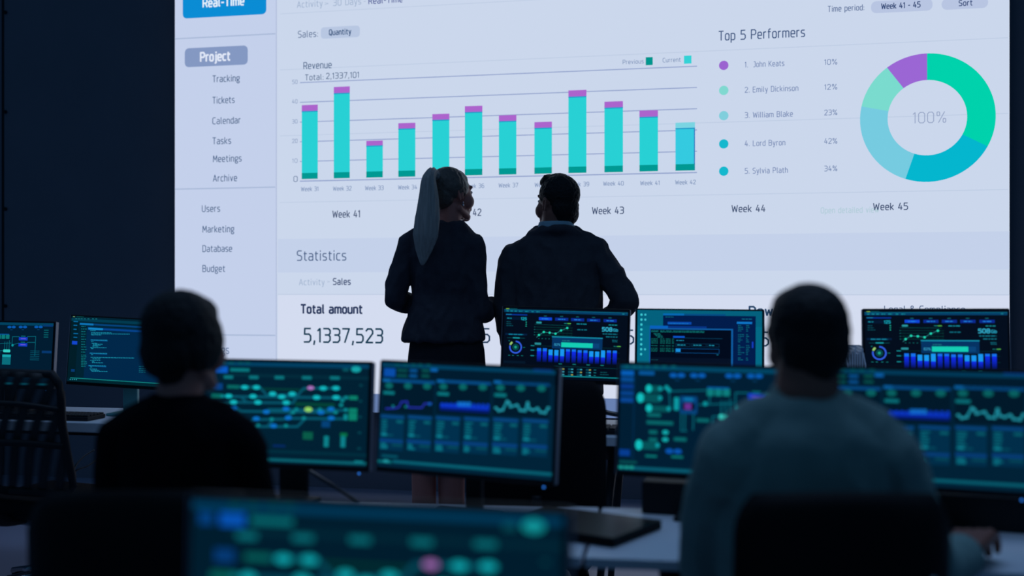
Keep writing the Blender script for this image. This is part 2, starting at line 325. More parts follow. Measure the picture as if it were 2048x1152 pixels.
for s, y in (('50', 164), ('40', 203), ('30', 243), ('20', 282), ('10', 321.5)): wt(s, 585, 595, y, 7.5, (120, 142, 182))
wt('0', 588, 595, 358, 10.5, (80, 105, 145))
bars = [(604, 636, 210, 222), (668, 700, 173.5, 186), (733, 766, 281.5, 291), (797, 831, 246, 257), (865, 899, 228, 239.5), (930, 965, 212, 224), (998, 1033, 230.5, 242), (1069, 1104, 244, 255.5),
        (1137, 1173, 180.5, 193), (1209, 1246, 203, 215), (1279, 1316, 221, 233.5), (1351, 1390, 245, 256)]
zb0 = W(620, 358)[1]; zb1 = W(620, 346)[1]
for i, (x0, x1, yc, yt) in enumerate(bars):
    a0, a1 = W(x0, 583)[0], W(x1, 583)[0]; xm = (x0+x1)/2; za, zc = W(xm, yt)[1], W(xm, yc)[1]; last = i == 11
    cv.rect(a0, zb1, a1, za, (52, 202, 224) if last else (40, 208, 212), 3); cv.rect(a0, za, a1, zc, (122, 212, 226) if last else (172, 100, 204), 3)
    cv.rect(a0, zb0, a1, zb1, (0, 152, 146), 4); cv.rect(a0, za-.007, a1, za, (30, 150, 200), 4)
    if last: cv.rect(a1-.006, zb0, a1, za, (40, 120, 190), 4)
for i, (x0, x1, y) in enumerate([(603, 637, 378), (667, 703, 377), (731, 767, 376), (797, 834, 374.5), (864, 900, 373.5), (930, 968, 372), (998, 1036, 370.5), (1070, 1108, 369.5), (1138, 1178, 368.5), (1207, 1247, 367), (1281, 1319, 366), (1351, 1391, 364.5)]):
    wt('Week %d' % (31+i), x0, x1, y, 8, (112, 136, 178), -.002)
wt('Previous', 1246, 1287, 123.5, 8, (112, 136, 178)); wr(1291.5, 114.5, 1305.5, 130.5, (0, 150, 142), 3)
wt('Current', 1326, 1361, 120, 8, (112, 136, 178)); wr(1368, 111.5, 1383, 127.5, (52, 210, 214), 3)
for s, x0, x1, y in (('Week 41', 666, 720, 428), ('Week 42', 905, 962, 425), ('Week 43', 1185, 1247, 421), ('Week 44', 1464, 1530, 417), ('Week 45', 1747, 1815, 413)): wt(s, x0, x1, y, 13, (46, 66, 104), 0)
wt('Open detailed view', 1642, 1757, 420, 11, (176, 204, 216))
wt('Statistics', 595, 692, 511, 19, (66, 92, 132), -.006)
wt('Activity', 599, 649, 564, 11.5, LT); wt('>', 655, 660, 563, 5, LT); wt('Sales', 667, 701, 563, 12, (50, 70, 112), .004)
wt('Total amount', 603, 724, 618, 16.5, (36, 52, 90), .016)
wt('5,1337,523', 609, 765, 671, 27, (14, 60, 84), -.002)
wt('5', 963, 979, 671, 27, (20, 52, 84)); wt('6', 1248, 1267, 674, 27, (20, 52, 84)); wt('5', 1516, 1537, 678, 27, (14, 56, 84))
wt('Down', 1499, 1560, 622, 17, (40, 72, 108), .014); wt('Legal & Compliance', 1769, 1929, 619, 14, (70, 94, 134))
wt('Time period:', 1656, 1728, 16.5, 11, (76, 100, 146)); wr(1742, 0, 1865, 24, (184, 197, 226), 2, .03); wt('Week 41 - 45', 1763, 1840, 11, 10.5, (44, 68, 116), .006)
wr(1883, -4, 1976, 18, (184, 197, 226), 2, .03); wt('Sort', 1918, 1944, 6, 10.5, (52, 74, 122), .004)
wt('Top 5 Performers', 1438, 1609, 68, 18, (62, 86, 128), -.004)
for nm, pc, x1, y, yd, col in (('1.  John Keats', '10%', 1568, 128, 131, (155, 98, 208)), ('2. Emily Dickinson', '12%', 1596, 178, 181, (128, 216, 208)), ('3. William Blake', '23%', 1585, 229, 231.5, (128, 206, 220)),
                               ('4. Lord Byron', '42%', 1570, 286, 288, (20, 184, 206)), ('5. Sylvia Plath', '34%', 1575, 341, 342.5, (20, 184, 206))):
    wt(nm, 1490, x1, y, 10.5, (112, 132, 176)); wt(pc, 1649, 1674, y-4, 10, (104, 126, 170))
    a, z = W(1447.5, yd); r = (W(1457, yd)[0]-a); cv.disc(a, z, r, r, col, 3)
a, z = W(1854, 235.5); ro = (W(1854, 107)[1]-z); ri = ro*75/128
for a0, a1, col in ((0, 118, (0, 210, 172)), (118, 198.7, (4, 182, 206)), (198.7, 282, (118, 203, 224)), (282, 323.5, (122, 219, 206)), (323.5, 360, (155, 102, 212))):
    cv.arc(a, z, ri, ro, a0, a1, col, 3)
wt('100%', 1826, 1892, 235, 21, (150, 164, 196), -.012)
cv.build('display', led, 1.0, (M_ledbg, M_ledfg))
# wall panel joint with its bolts, left end of the wall
bm = bmesh.new(); aj = -(1024-8)*7.6/F-.22
def onwall(px, py, out=0):
    d = P(px, py, 1)-Vector((0, 0, CAM_H)); t = W0.dot(WN)/d.dot(WN); p = Vector((0, 0, CAM_H))+d*t; return p+WN*out
p = onwall(6, 583); o = struct('trim_1', box((0, 0, 0), (.018, .006, 4.3)), M_black); o.location = (p.x, p.y, 2.15); o.rotation_euler = (0, 0, -TH)
for k, y in enumerate((25, 224, 418, 612)):
    p = onwall(12, y, .004); bm = bmesh.new(); tube(bm, [(0, 0, 0), (0, -.008, 0)], .013, 12)
    bx(bm, (0, -.0085, 0), (.016, .002, .003))
    o = obj('wall_bolt', bm, M_black); o.location = p; o.rotation_euler = (0, 0, -TH)
    tag(o, ['small dark bolt on the left wall panel, topmost of four', 'small dark bolt on the left wall panel, second from the top', 'small dark bolt on the left wall panel, third from the top', 'small dark bolt on the left wall panel, just above the far left monitor'][k], 'bolt', 'bolts along the left wall panel joint')

# ---------------------------------------------------------------- what the monitors show
MW, MH = .527, .298                    # picture area of a desk monitor
class Ui(Canvas):
    """drawing in the 0..1 frame of a monitor, v downwards"""
    def __init__(s, bg, seed=1): super().__init__(.00025); s.q = lambda x, y: (x, y); s.rn = random.Random(seed); s.rect(-MW/2, -MH/2, MW/2, MH/2, bg, 0, 0)
    def X(s, u): return (min(max(u, 0), 1)-.5)*MW
    def Z(s, v): return (.5-min(max(v, 0), 1))*MH
    def r(s, x0, y0, x1, y1, col, layer=1, rad=0, cols=None):
        u0, v0 = s.q(x0, y0); u1, v1 = s.q(x1, y0); v1 = v0+(s.q(x0, y1)[1]-s.q(x0, y0)[1])
        if rad: s.rrect(s.X(u0), s.Z(v1), s.X(u1), s.Z(v0), rad, col, layer)
        else: s.rect(s.X(u0), s.Z(v1), s.X(u1), s.Z(v0), col, layer, 1, cols)
    def l(s, pts, wd, col, layer=1): s.line([(s.X(s.q(*p)[0]), s.Z(s.q(*p)[1])) for p in pts], wd, col, layer)
    def d(s, x, y, rx, ry, col, layer=2):
        u, v = s.q(x, y); u2, _ = s.q(x+rx, y); s.disc(s.X(u), s.Z(v), s.X(u2)-s.X(u), abs(s.Z(s.q(x, y+ry)[1])-s.Z(v)), col, layer)
    def t(s, st, x0, x1, yb, cap, col, wgt=0, layer=3):
        u0, v = s.q(x0, yb); u1 = s.q(x1, yb)[0]; c = abs(s.Z(s.q(x0, yb+cap)[1])-s.Z(v)); s.text(st, s.X(u0), s.X(u1), s.Z(v), c, col, layer, wgt)
    def words(s, x0, y, x1, h, col, layer=2):
        x = x0
        while x < x1:
            wd = s.rn.uniform(1.5, 5)*h; s.r(x, y, min(x+wd, x1), y+h, col, layer); x += wd+h*.8
TEAL = (10, 150, 170); DTEAL = (4, 82, 96); BLUE = (10, 92, 190)
def ui_route():
    c = Ui((0, 32, 50), 3); c.q = lambda x, y: ((x+12)/1602, (y-84-.016*x)/948)
    c.r(-12, 92, 1590, 128, (0, 64, 100)); c.r(160, 205, 1590, 232, (2, 44, 60))
    for x in (160, 240, 330, 400): c.r(x, 96, x+50, 116, DTEAL, 2)
    c.r(20, 140, 85, 195, (4, 70, 140), 2); c.r(115, 140, 230, 200, (8, 92, 200), 2); c.r(255, 156, 445, 186, (8, 120, 128), 2)
    c.d(1470, 160, 46, 28, (20, 165, 170)); c.r(1345, 150, 1400, 178, (6, 84, 96), 2)
    for x in (240, 490, 740, 1005, 1272): c.r(x-46, 226, x+46, 256, (10, 118, 128), 2, .002)
    c.r(95, 300, 185, 360, (6, 64, 130), 2)
    tr = [[(240, 332), (550, 332), (630, 415), (930, 398), (980, 340), (1320, 336)], [(80, 425), (1400, 425)], [(80, 480), (880, 478), (930, 400)], [(175, 545), (330, 535), (380, 562), (1300, 562)],
          [(640, 542), (1400, 540)], [(490, 640), (820, 630), (880, 560), (930, 540)], [(520, 705), (930, 698), (1000, 625)], [(850, 622), (1400, 618)], [(370, 425), (420, 470)], [(640, 700), (690, 640)]]
    for p in tr: c.l(p, .0068, (6, 86, 108), 2)
    c.r(420, 338, 1000, 356, (2, 62, 56), 1); c.r(900, 470, 1280, 505, (2, 66, 54), 1)
    for x, y in ((405, 336), (520, 336), (250, 421), (490, 421), (300, 478), (540, 477), (680, 395), (870, 394), (770, 422), (1105, 424), (1290, 422), (815, 476), (1165, 338), (1285, 336)): c.d(x, y, 36, 20, (18, 186, 196), 3)
    c.d(1045, 336, 32, 18, (180, 120, 200), 3); c.d(1030, 537, 38, 22, (150, 220, 100), 3)
    for x, y in ((305, 532), (625, 565), (815, 535), (530, 630), (700, 695), (840, 618), (1150, 562), (1245, 530), (1250, 614)): c.d(x, y, 34, 20, (10, 112, 200), 3)
    for x, y in ((680, 633), (550, 693), (820, 692), (990, 618), (915, 538), (885, 566), (1140, 535), (1385, 535), (1385, 590), (1385, 615), (1290, 560), (185, 421), (1385, 422), (1350, 450), (1340, 492)): c.d(x, y, 20, 15, (10, 140, 148), 3)
    for y in (400, 462): c.r(80, y, 175, y+38, (6, 104, 96), 3)
    c.r(232, 316, 350, 348, (6, 104, 100), 3)
    for y in (405, 520, 560, 595): c.r(1415, y, 1492, y+36, (10, 132, 110), 3)
    c.r(985, 745, 1080, 815, (8, 92, 72), 2); c.r(1160, 640, 1240, 700, (4, 66, 122), 2); c.r(1340, 748, 1405, 780, (8, 112, 70), 3)
    for x in (1210, 1368):
        for k in range(5): c.d(x, 790+k*20, 26, 12, (12, 130, 140), 3)
    c.r(700, 870, 820, 890, (4, 40, 100), 2)
    c.r(-12, 910, 1590, 935, (0, 46, 62)); c.r(-12, 986, 1590, 1012, (10, 96, 110), 2); c.r(1480, 1000, 1560, 1016, (14, 130, 140), 3)
    for k in range(5): c.r(1505, 300+k*145, 1535, 316+k*145, (6, 70, 84), 2)
    return c
def ui_tables():
    c = Ui((0, 36, 58), 4); c.q = lambda x, y: ((x-66)/1450, (y-92-.034*(x-70))/880)
    c.r(66, 100, 1516, 128, (0, 66, 100)); c.r(66, 130, 1516, 215, (0, 28, 48))
    for x in (180, 250, 320, 380, 450): c.r(x, 104, x+40, 124, DTEAL, 2)
    c.r(85, 142, 185, 212, (8, 80, 176), 2)
    for y in (148, 192):
        c.r(200, y, 290, y+22, (6, 78, 78), 2); c.r(310, y, 375, y+24, (8, 84, 150), 2); c.r(415, y, 480, y+22, (6, 84, 80), 2)
    c.r(490, 138, 550, 165, (12, 100, 180), 3); c.r(1340, 128, 1490, 152, (8, 62, 130), 2)
    for k, x in enumerate((80, 550, 1025)):
        c.r(x, 232, x+450, 256, (6, 78, 140), 1); c.r(x, 232, x+60, 256, (12, 104, 176), 2); c.r(x, 258, x+450, 515, (0, 26, 44), 1)
        for j in range(3): c.d(x+55+j*165, 290, 34, 26, (8, 104, 104))
        c.r(x+8, 336, x+105, 362, (10, 122, 132), 2)
    c.l([(115, 485), (200, 480), (230, 470), (250, 425), (300, 420), (310, 470), (430, 470), (450, 435), (510, 430)], .004, (40, 50, 180), 2)
    c.d(178, 462, 12, 10, (10, 130, 140)); c.d(290, 464, 12, 10, (10, 130, 130)); c.d(495, 436, 16, 12, (14, 100, 190))
    c.r(585, 430, 995, 462, (10, 52, 200), 2); c.r(585, 462, 995, 485, (4, 26, 120), 2)
    for k in range(11): c.r(592+k*38, 424, 612+k*38, 445, (14, 66, 214), 3)
    for k in range(4): c.r(732+k*29, 412, 755+k*29, 450, (20, 120, 220), 4)
    z = [(1050, 455), (1075, 478), (1105, 470), (1140, 400), (1155, 412), (1170, 442), (1220, 428), (1250, 470), (1285, 472), (1305, 408), (1320, 456), (1350, 466), (1385, 450), (1410, 480), (1445, 485), (1470, 445)]
    c.l(z, .0052, (30, 150, 170), 3)
    for p in z: c.d(p[0], p[1], 13, 10, (40, 160, 180), 4)
    for k in range(6):
        x = 75+k*238+(k//2)*2; x1 = x+205
        c.r(x, 535, x1, 560, (8, 72, 132), 2); c.r(x, 560, x1, 830, (0, 50, 80), 1); c.r(x, 738, x1, 765, (8, 66, 130), 2)
        for y in (578, 600, 622, 645, 668): c.r(x+12, y, x+12+c.rn.uniform(40, 66), y+14, (8, 104, 122), 3)
        c.r(x+140, 580, x+195, 602, (8, 100, 116), 3); c.r(x+12, 690, x+60, 712, (14, 130, 150), 3); c.r(x+60, 700, x+115, 710, (6, 90, 110), 3)
        for y in (772, 790, 806): c.r(x+10, y, x+c.rn.uniform(45, 75), y+14, (10, 116, 136), 3)
        c.r(x+110, 780, x+200, 795, (6, 82, 100), 3)
    c.r(100, 870, 240, 892, (4, 80, 100), 2); c.r(200, 914, 1516, 938, (8, 100, 120), 2); c.r(66, 918, 190, 938, (6, 110, 120), 3); c.d(140, 926, 28, 14, (30, 150, 160), 4)
    return c
def ui_circuit():
    c = Ui((0, 30, 52), 5); c.q = lambda x, y: ((x-70)/1810, (y-84-.022*(x-70))/1000)
    c.r(70, 92, 1880, 132, (0, 72, 104)); c.r(200, 150, 215, 985, (0, 42, 74))
    for x in (110, 180, 240, 310, 390, 470, 560): c.r(x, 96, x+45, 118, (8, 96, 112), 2)
    for y, cl in ((145, (6, 96, 190)), (205, (6, 76, 150)), (270, (6, 58, 140)), (335, (6, 66, 140)), (398, (8, 70, 150))): c.r(76, y, 200, y+46, cl, 2)
    c.r(76, 885, 180, 945, (6, 62, 150), 2); c.r(250, 148, 400, 184, (6, 88, 160), 2, .002)
    for x in (620, 815, 1145, 1345, 1620):
        c.d(x-38, 186, 36, 20, (8, 96, 190)); c.d(x+38, 186, 36, 20, (8, 96, 190)); c.r(x-20, 222, x+20, 236, (6, 60, 100), 2)
    lines = [[(340, 320), (520, 310), (545, 335), (920, 320)], [(270, 400), (470, 400)], [(360, 500), (560, 495), (545, 335)], [(700, 530), (700, 690)], [(780, 530), (780, 690)], [(665, 530), (665, 700), (720, 700)],
             [(830, 455), (1150, 440)], [(930, 350), (930, 450)], [(1040, 420), (1040, 540)], [(1080, 420), (1080, 540)], [(1120, 400), (1120, 540)], [(1170, 480), (1170, 340), (1290, 340)], [(1170, 470), (1290, 440)],
             [(960, 620), (960, 560), (1040, 560)], [(1430, 340), (1580, 336), (1580, 640)], [(1430, 430), (1580, 430)]]
    for p in lines: c.l(p, .0026, (8, 112, 130), 2)
    for x, y, rx, ry in ((350, 312, 30, 36), (270, 400, 34, 46), (355, 495, 30, 36), (265, 840, 34, 48)): c.d(x, y, rx, ry, (20, 200, 200), 4)
    for x0, y0, x1, y1 in ((350, 282, 470, 345), (280, 360, 470, 440), (360, 470, 560, 525), (280, 805, 460, 880)): c.r(x0, y0, x1, y1, (4, 84, 90), 3, .006)
    for x, y in ((460, 312), (460, 400), (445, 838), (545, 325), (520, 300), (890, 445), (1180, 475), (545, 498)): c.d(x, y, 20, 20, (12, 160, 170), 4)
    c.r(595, 390, 640, 510, (12, 160, 170), 3, .003); c.r(650, 378, 815, 540, (6, 70, 130), 3, .004); c.r(670, 440, 795, 505, (0, 14, 40), 4); c.r(695, 446, 760, 500, (110, 50, 150), 5); c.r(690, 392, 775, 420, (10, 120, 180), 4)
    c.r(905, 290, 1110, 306, (8, 92, 170), 3)
    for x in (935, 1010, 1085): c.r(x-32, 306, x+32, 372, (12, 130, 130), 3, .003)
    for y in (345, 440): c.r(1285, y, 1440, y+52, (20, 66, 214), 4); c.r(1320, y+18, 1410, y+32, (110, 90, 230), 5); c.r(1320, y-22, 1400, y-6, (10, 110, 120), 3)
    c.r(1020, 540, 1145, 585, (60, 225, 215), 4, .004); c.r(1010, 620, 1160, 780, (10, 120, 136), 3); c.r(1010, 620, 1160, 660, (24, 180, 190), 4)
    for k in range(6): c.r(1500, 560+k*28, 1660, 568+k*28, (8, 96, 120), 3)
    for x0, x1, y in ((340, 470, 540), (335, 590, 610), (360, 440, 700), (360, 440, 770), (810, 930, 580), (600, 720, 760)): c.r(x0, y, x1, y+34, (8, 104, 108), 2, .002)
    for y in (705, 772): c.d(518, y+12, 30, 20, (20, 176, 180), 3)
    for x in (560, 640, 1245, 1330): c.d(x, 890, 38, 24, (8, 86, 180), 3)
    for k in range(5): c.r(330+k*250, 930, 440+k*250, 950, (8, 120, 120), 3)
    c.r(1700, 150, 1870, 180, (6, 60, 120), 2); c.r(1700, 560, 1870, 600, (6, 60, 120), 2)
    for k in range(4): c.r(1720, 230+k*36, 1800, 246+k*36, (6, 100, 110), 3)
    c.r(80, 990, 250, 1012, (6, 80, 84), 2); c.r(70, 1038, 1880, 1070, (8, 92, 114), 2)
    for x in (95, 150, 200): c.d(x, 1052, 24, 16, (24, 150, 140), 3)
    return c
def ui_dash():
    c = Ui((2, 9, 24), 6); c.q = lambda x, y: ((x-318)/1515, (y-112)/866)
    c.r(318, 134, 1833, 168, (4, 60, 100)); c.r(318, 134, 1833, 140, (10, 110, 140), 2); c.r(340, 122, 378, 130, (140, 190, 60), 2); c.r(380, 122, 480, 128, (10, 90, 100), 2)
    for x, w_ in ((345, 28), (395, 30), (445, 30), (500, 45), (575, 45), (655, 28), (715, 42)): c.words(x, 150, x+w_, 9, (20, 150, 160), 3)
    c.r(1765, 148, 1790, 156, (30, 150, 160), 3)
    c.r(340, 190, 605, 206, (8, 48, 140), 2); c.r(340, 192, 410, 200, (20, 130, 160), 3)
    c.r(345, 226, 605, 262, (2, 20, 46), 2); c.words(356, 238, 412, 12, (16, 140, 160), 3); c.t('125', 530, 596, 260, 30, (20, 160, 180), .02)
    for k, y in enumerate((284, 309, 333)): c.words(350, y, 400+k*16, 7, (10, 84, 100), 2); c.r(588, y-2, 602, y+8, (30, 170, 150), 3)
    c.r(340, 430, 610, 452, (4, 28, 60), 1); c.words(382, 437, 566, 12, (16, 130, 160), 2)
    c.r(365, 484, 425, 488, (10, 90, 100), 2); c.r(435, 478, 520, 492, (20, 150, 160), 2); c.r(525, 484, 585, 488, (10, 90, 100), 2)
    cx, cz = c.X(c.q(473, 600)[0]), c.Z(c.q(473, 600)[1]); R = .0275
    c.arc(cx, cz, R*.78, R, 0, 285, (50, 92, 224), 3); c.arc(cx, cz, R*.76, R*1.06, 292, 325, (150, 200, 110), 3); c.disc(cx, cz, R*.52, R*.52, (4, 66, 72), 2); c.disc(cx, cz, R*.2, R*.2, (30, 160, 130), 3)
    for x in (385, 432, 492, 545): c.r(x, 700, x+24, 706, (20, 130, 130), 2)
    c.r(384, 520, 400, 528, (10, 120, 120), 2); c.r(566, 597, 590, 603, (20, 130, 120), 2)
    for k, x in enumerate((750, 950, 1145, 1340, 1540)):
        c.r(x, 220, x+160, 256, (14, 66, 214) if k == 0 else (10, 40, 140), 2); c.words(x+36, 233, x+124, 11, (30, 130, 220), 3); c.r(x+60, 200, x+96, 207, (20, 110, 120), 2)
    c.r(720, 276, 784, 298, (40, 150, 160), 2, .002); c.words(1062, 284, 1100, 8, (20, 130, 130), 2); c.r(1102, 284, 1145, 293, (90, 190, 80), 2)
    c.l([(700, 310), (1140, 314)], .0006, (10, 120, 120), 2)
    for y in (342, 374, 408, 440): c.l([(700, y), (1165, y)], .0007, (6, 92, 84), 1); c.r(695, y-3, 706, y+3, (20, 120, 120), 2)
    for x in range(740, 1160, 52): c.l([(x, 330+c.rn.uniform(0, 90)), (x, 450)], .0004, (6, 80, 60), 1)
    z = [(728, 472), (758, 440), (816, 402), (888, 408), (960, 418), (1027, 376), (1102, 344)]
    c.l(z, .0013, (60, 150, 160), 3)
    for p in z[1:]: c.d(p[0], p[1], 14, 13, (30, 215, 180), 4)
    for k in range(6): c.r(750+k*42, 480, 764+k*42, 487, (10, 110, 110), 2)
    c.words(1215, 284, 1336, 11, (20, 140, 160), 2); c.words(1225, 354, 1342, 12, (16, 110, 130), 2)
    c.words(1605, 284, 1706, 11, (20, 140, 150), 2); c.t('508', 1528, 1645, 367, 44, (50, 170, 200), .02); c.t('Gb', 1662, 1716, 366, 30, (40, 160, 190), .02)
    for y, x in ((396, 1535), (430, 1575), (472, 1650), (490, 1655)): c.words(x, y, 1714, 11 if y < 440 else 7, (16, 116, 136), 2)
    c.r(922, 450, 1535, 600, (4, 50, 98), 4); c.r(918, 450, 1537, 463, (20, 140, 170), 5); c.words(1045, 496, 1140, 9, (30, 120, 130), 5)
    c.r(1035, 522, 1498, 580, (8, 66, 120), 5); c.r(1035, 522, 1418, 580, (20, 205, 180), 6); c.t('82%', 950, 1022, 564, 26, (50, 150, 190), .01, 6)
    c.r(708, 536, 786, 560, (40, 140, 150), 2, .002); c.words(1672, 546, 1712, 8, (20, 120, 120), 2); c.r(1715, 545, 1756, 554, (90, 190, 80), 2)
    for y in (574, 630, 698): c.r(660, y-5, 705, y+5, (20, 140, 150), 2); c.l([(710, y), (1750, y)], .0006, (6, 80, 84), 1)
    tops = (602, 602, 616, 618, 604, 604, 604, 610, 610, 618, 620, 604, 602, 602); mid = (638, 638, 684, 686, 690, 630, 630, 640, 640, 686, 686, 688, 628, 630)
    for k in range(14):
        x = 740+k*71; b = (16, 44, 236); e = (3, 12, 60)
        c.r(x, mid[k], x+50, 772, b, 3, cols=[e, e, b, b]); c.r(x, tops[k], x+50, mid[k], (24, 150, 240) if mid[k] > 660 else (20, 112, 236), 3)
    for x in (1010, 1180, 1350, 1520): c.r(x, 783, x+40, 792, (20, 130, 130), 2)
    c.l([(960, 815), (1745, 822)], .0006, (8, 100, 110), 2); c.r(330, 770, 600, 800, (4, 22, 40), 1)
    for k in range(4):
        for j in range(3):
            x = 1020+k*108; y = 838+j*34; c.r(x, y, x+62, y+20, (6, 70, 90), 2); c.r(x+38, y+4, x+62, y+16, (60, 170, 190) if (k+j) % 3 else (170, 160, 60), 3)
    for j in range(3): c.words(975, 842+j*34, 1004, 10, (20, 120, 130), 2); c.words(1440, 842+j*34, 1470, 8, (20, 120, 130), 2)
    c.words(1520, 868, 1600, 7, (14, 90, 100), 2); c.words(1520, 896, 1620, 7, (14, 90, 100), 2)
    c.r(318, 930, 1833, 941, (14, 140, 150), 3)
    return c
def ui_code():
    c = Ui((0, 36, 52), 8); c.q = lambda x, y: ((x-664+.072*(y-60))/1165, (y-74-.043*(x-670))/688)
    c.r(650, 94, 1840, 122, (0, 62, 84)); c.r(680, 76, 700, 82, (150, 190, 120), 2); c.r(720, 76, 800, 82, (10, 90, 90), 2)
    for x in (705, 735, 765, 800, 840, 890, 925): c.r(x, 98, x+20, 104, (30, 140, 150), 2)
    c.r(650, 122, 745, 730, (0, 30, 40), 1)
    for k, y in enumerate((125, 165, 207, 252, 292)): c.r(685, y, 735-(k % 3)*8, y+10, (8, 110, 170), 2)
    c.r(670, 335, 728, 372, (20, 76, 220), 2); c.r(660, 632, 700, 660, (6, 60, 120), 2)
    c.r(755, 145, 1840, 163, (4, 70, 130), 1); c.r(755, 145, 905, 165, (14, 124, 196), 2); c.r(835, 180, 1840, 725, (0, 42, 78), 2)
    c.r(845, 192, 1840, 212, (6, 72, 150), 3); c.r(850, 192, 1010, 214, (20, 140, 210), 4)
    for y in list(range(178, 460, 27))+list(range(480, 600, 17)): c.words(770, y, 770+c.rn.uniform(40, 70), 7, (16, 124, 134), 3)
    for y, x0, x1, hl in ((222, 870, 930, 0), (242, 880, 1105, 0), (254, 880, 1300, 0), (266, 880, 990, 0), (320, 880, 1060, 1), (335, 880, 905, 0), (354, 885, 950, 0), (364, 900, 1005, 0), (375, 900, 985, 0), (385, 895, 960, 0), (400, 870, 1048, 0), (410, 880, 905, 0),
                          (459, 870, 1055, 1), (474, 880, 900, 0), (503, 875, 1350, 0), (518, 895, 985, 0), (534, 870, 980, 0), (548, 890, 915, 0), (558, 890, 1010, 0), (590, 855, 1045, 1), (604, 870, 890, 0), (625, 865, 945, 0), (638, 875, 970, 0), (648, 885, 1058, 0)):
        if hl: c.r(x0-8, y-3, x1, y+9, (8, 90, 150), 3)
        c.words(x0, y, x1, 6, (30, 160, 190), 4)
    for y in (590, 612, 630, 648): c.words(1400, y, 1470, 6, (20, 120, 140), 4)
    c.r(650, 720, 1840, 728, (20, 140, 140), 3); c.r(640, 728, 1840, 760, (0, 40, 50), 2)
    for x in (645, 668, 690, 712): c.r(x, 736, x+12, 746, (50, 170, 190), 3)
    return c
def ui_desk():
    c = Ui((2, 104, 132), 9); c.q = lambda x, y: ((x-48)/1592, (y-130)/892)
    c.r(48, 130, 1640, 330, (2, 96, 124), 1, cols=None)
    for k in range(9):
        y = 190+k*64; c.d(100, y, 15, 16, (60, 200, 210))
        if k in (0, 1, 7): c.d(150, y, 14, 14, (60, 190, 205))
    c.r(380, 195, 1560, 1000, (0, 26, 74), 2); c.r(380, 170, 650, 196, (4, 104, 178), 3); c.r(650, 172, 1180, 196, (4, 76, 130), 3); c.words(410, 212, 515, 9, (10, 110, 130), 4)
    c.r(438, 278, 745, 312, (8, 70, 170), 4); c.words(450, 295, 710, 9, (20, 120, 190), 5); c.words(1385, 228, 1515, 10, (14, 110, 140), 4)
    c.r(1322, 268, 1515, 295, (14, 116, 200), 4)
    for k in range(20):
        y = 312+k*23
        if k in (4, 10, 17): continue
        c.words(1338, y, 1338+c.rn.uniform(30, 80), 8, (14, 110, 130), 5); c.words(1440, y, 1440+c.rn.uniform(20, 50), 8, (14, 110, 130), 5)
    c.r(1512, 520, 1532, 600, (20, 60, 190), 5)
    c.r(205, 360, 1275, 1000, (14, 90, 160), 5); c.r(220, 378, 1252, 1000, (0, 6, 24), 6); c.r(210, 330, 445, 362, (6, 96, 190), 6); c.r(445, 332, 940, 360, (6, 50, 130), 6)
    for x0, x1, y in ((230, 320, 392), (345, 400, 392), (420, 490, 392), (510, 915, 392), (230, 320, 404), (345, 915, 406), (260, 345, 430), (275, 360, 444), (290, 375, 458), (310, 385, 474)): c.words(x0, y, x1, 9, (14, 110, 110), 7)
    for y in (496, 516, 534, 552, 584, 618, 638, 655):
        for x0 in (230, 345, 420, 498): c.words(x0, y, x0+(85 if x0 == 230 else 60 if x0 < 480 else 25), 9, (12, 100, 96), 7)
    c.r(512, 460, 660, 484, (10, 84, 200), 7); c.l([(660, 484), (1140, 488)], .0008, (16, 90, 130), 7); c.words(552, 512, 650, 10, (24, 130, 160), 7)
    for x0, x1 in ((545, 730), (752, 935), (952, 1100)):
        c.l([(x0, 556), (x1, 556), (x1, 596), (x0, 596), (x0, 556)], .0007, (14, 80, 120), 7); c.words(x0+20, 570, x1-60, 11, (30, 150, 180), 7)
    c.l([(545, 622), (1100, 622), (1100, 676), (545, 676), (545, 622)], .0012, (14, 90, 160), 7); c.r(548, 622, 608, 664, (24, 140, 220), 8); c.r(1068, 690, 1092, 698, (20, 120, 150), 7)
    c.r(222, 740, 1250, 1000, (4, 14, 34), 7); c.words(230, 768, 320, 6, (20, 80, 90), 8)
    return c
UI = {'route': ui_route, 'tables': ui_tables, 'circuit': ui_circuit, 'dash': ui_dash, 'code': ui_code, 'desk': ui_desk}
UIM = {}
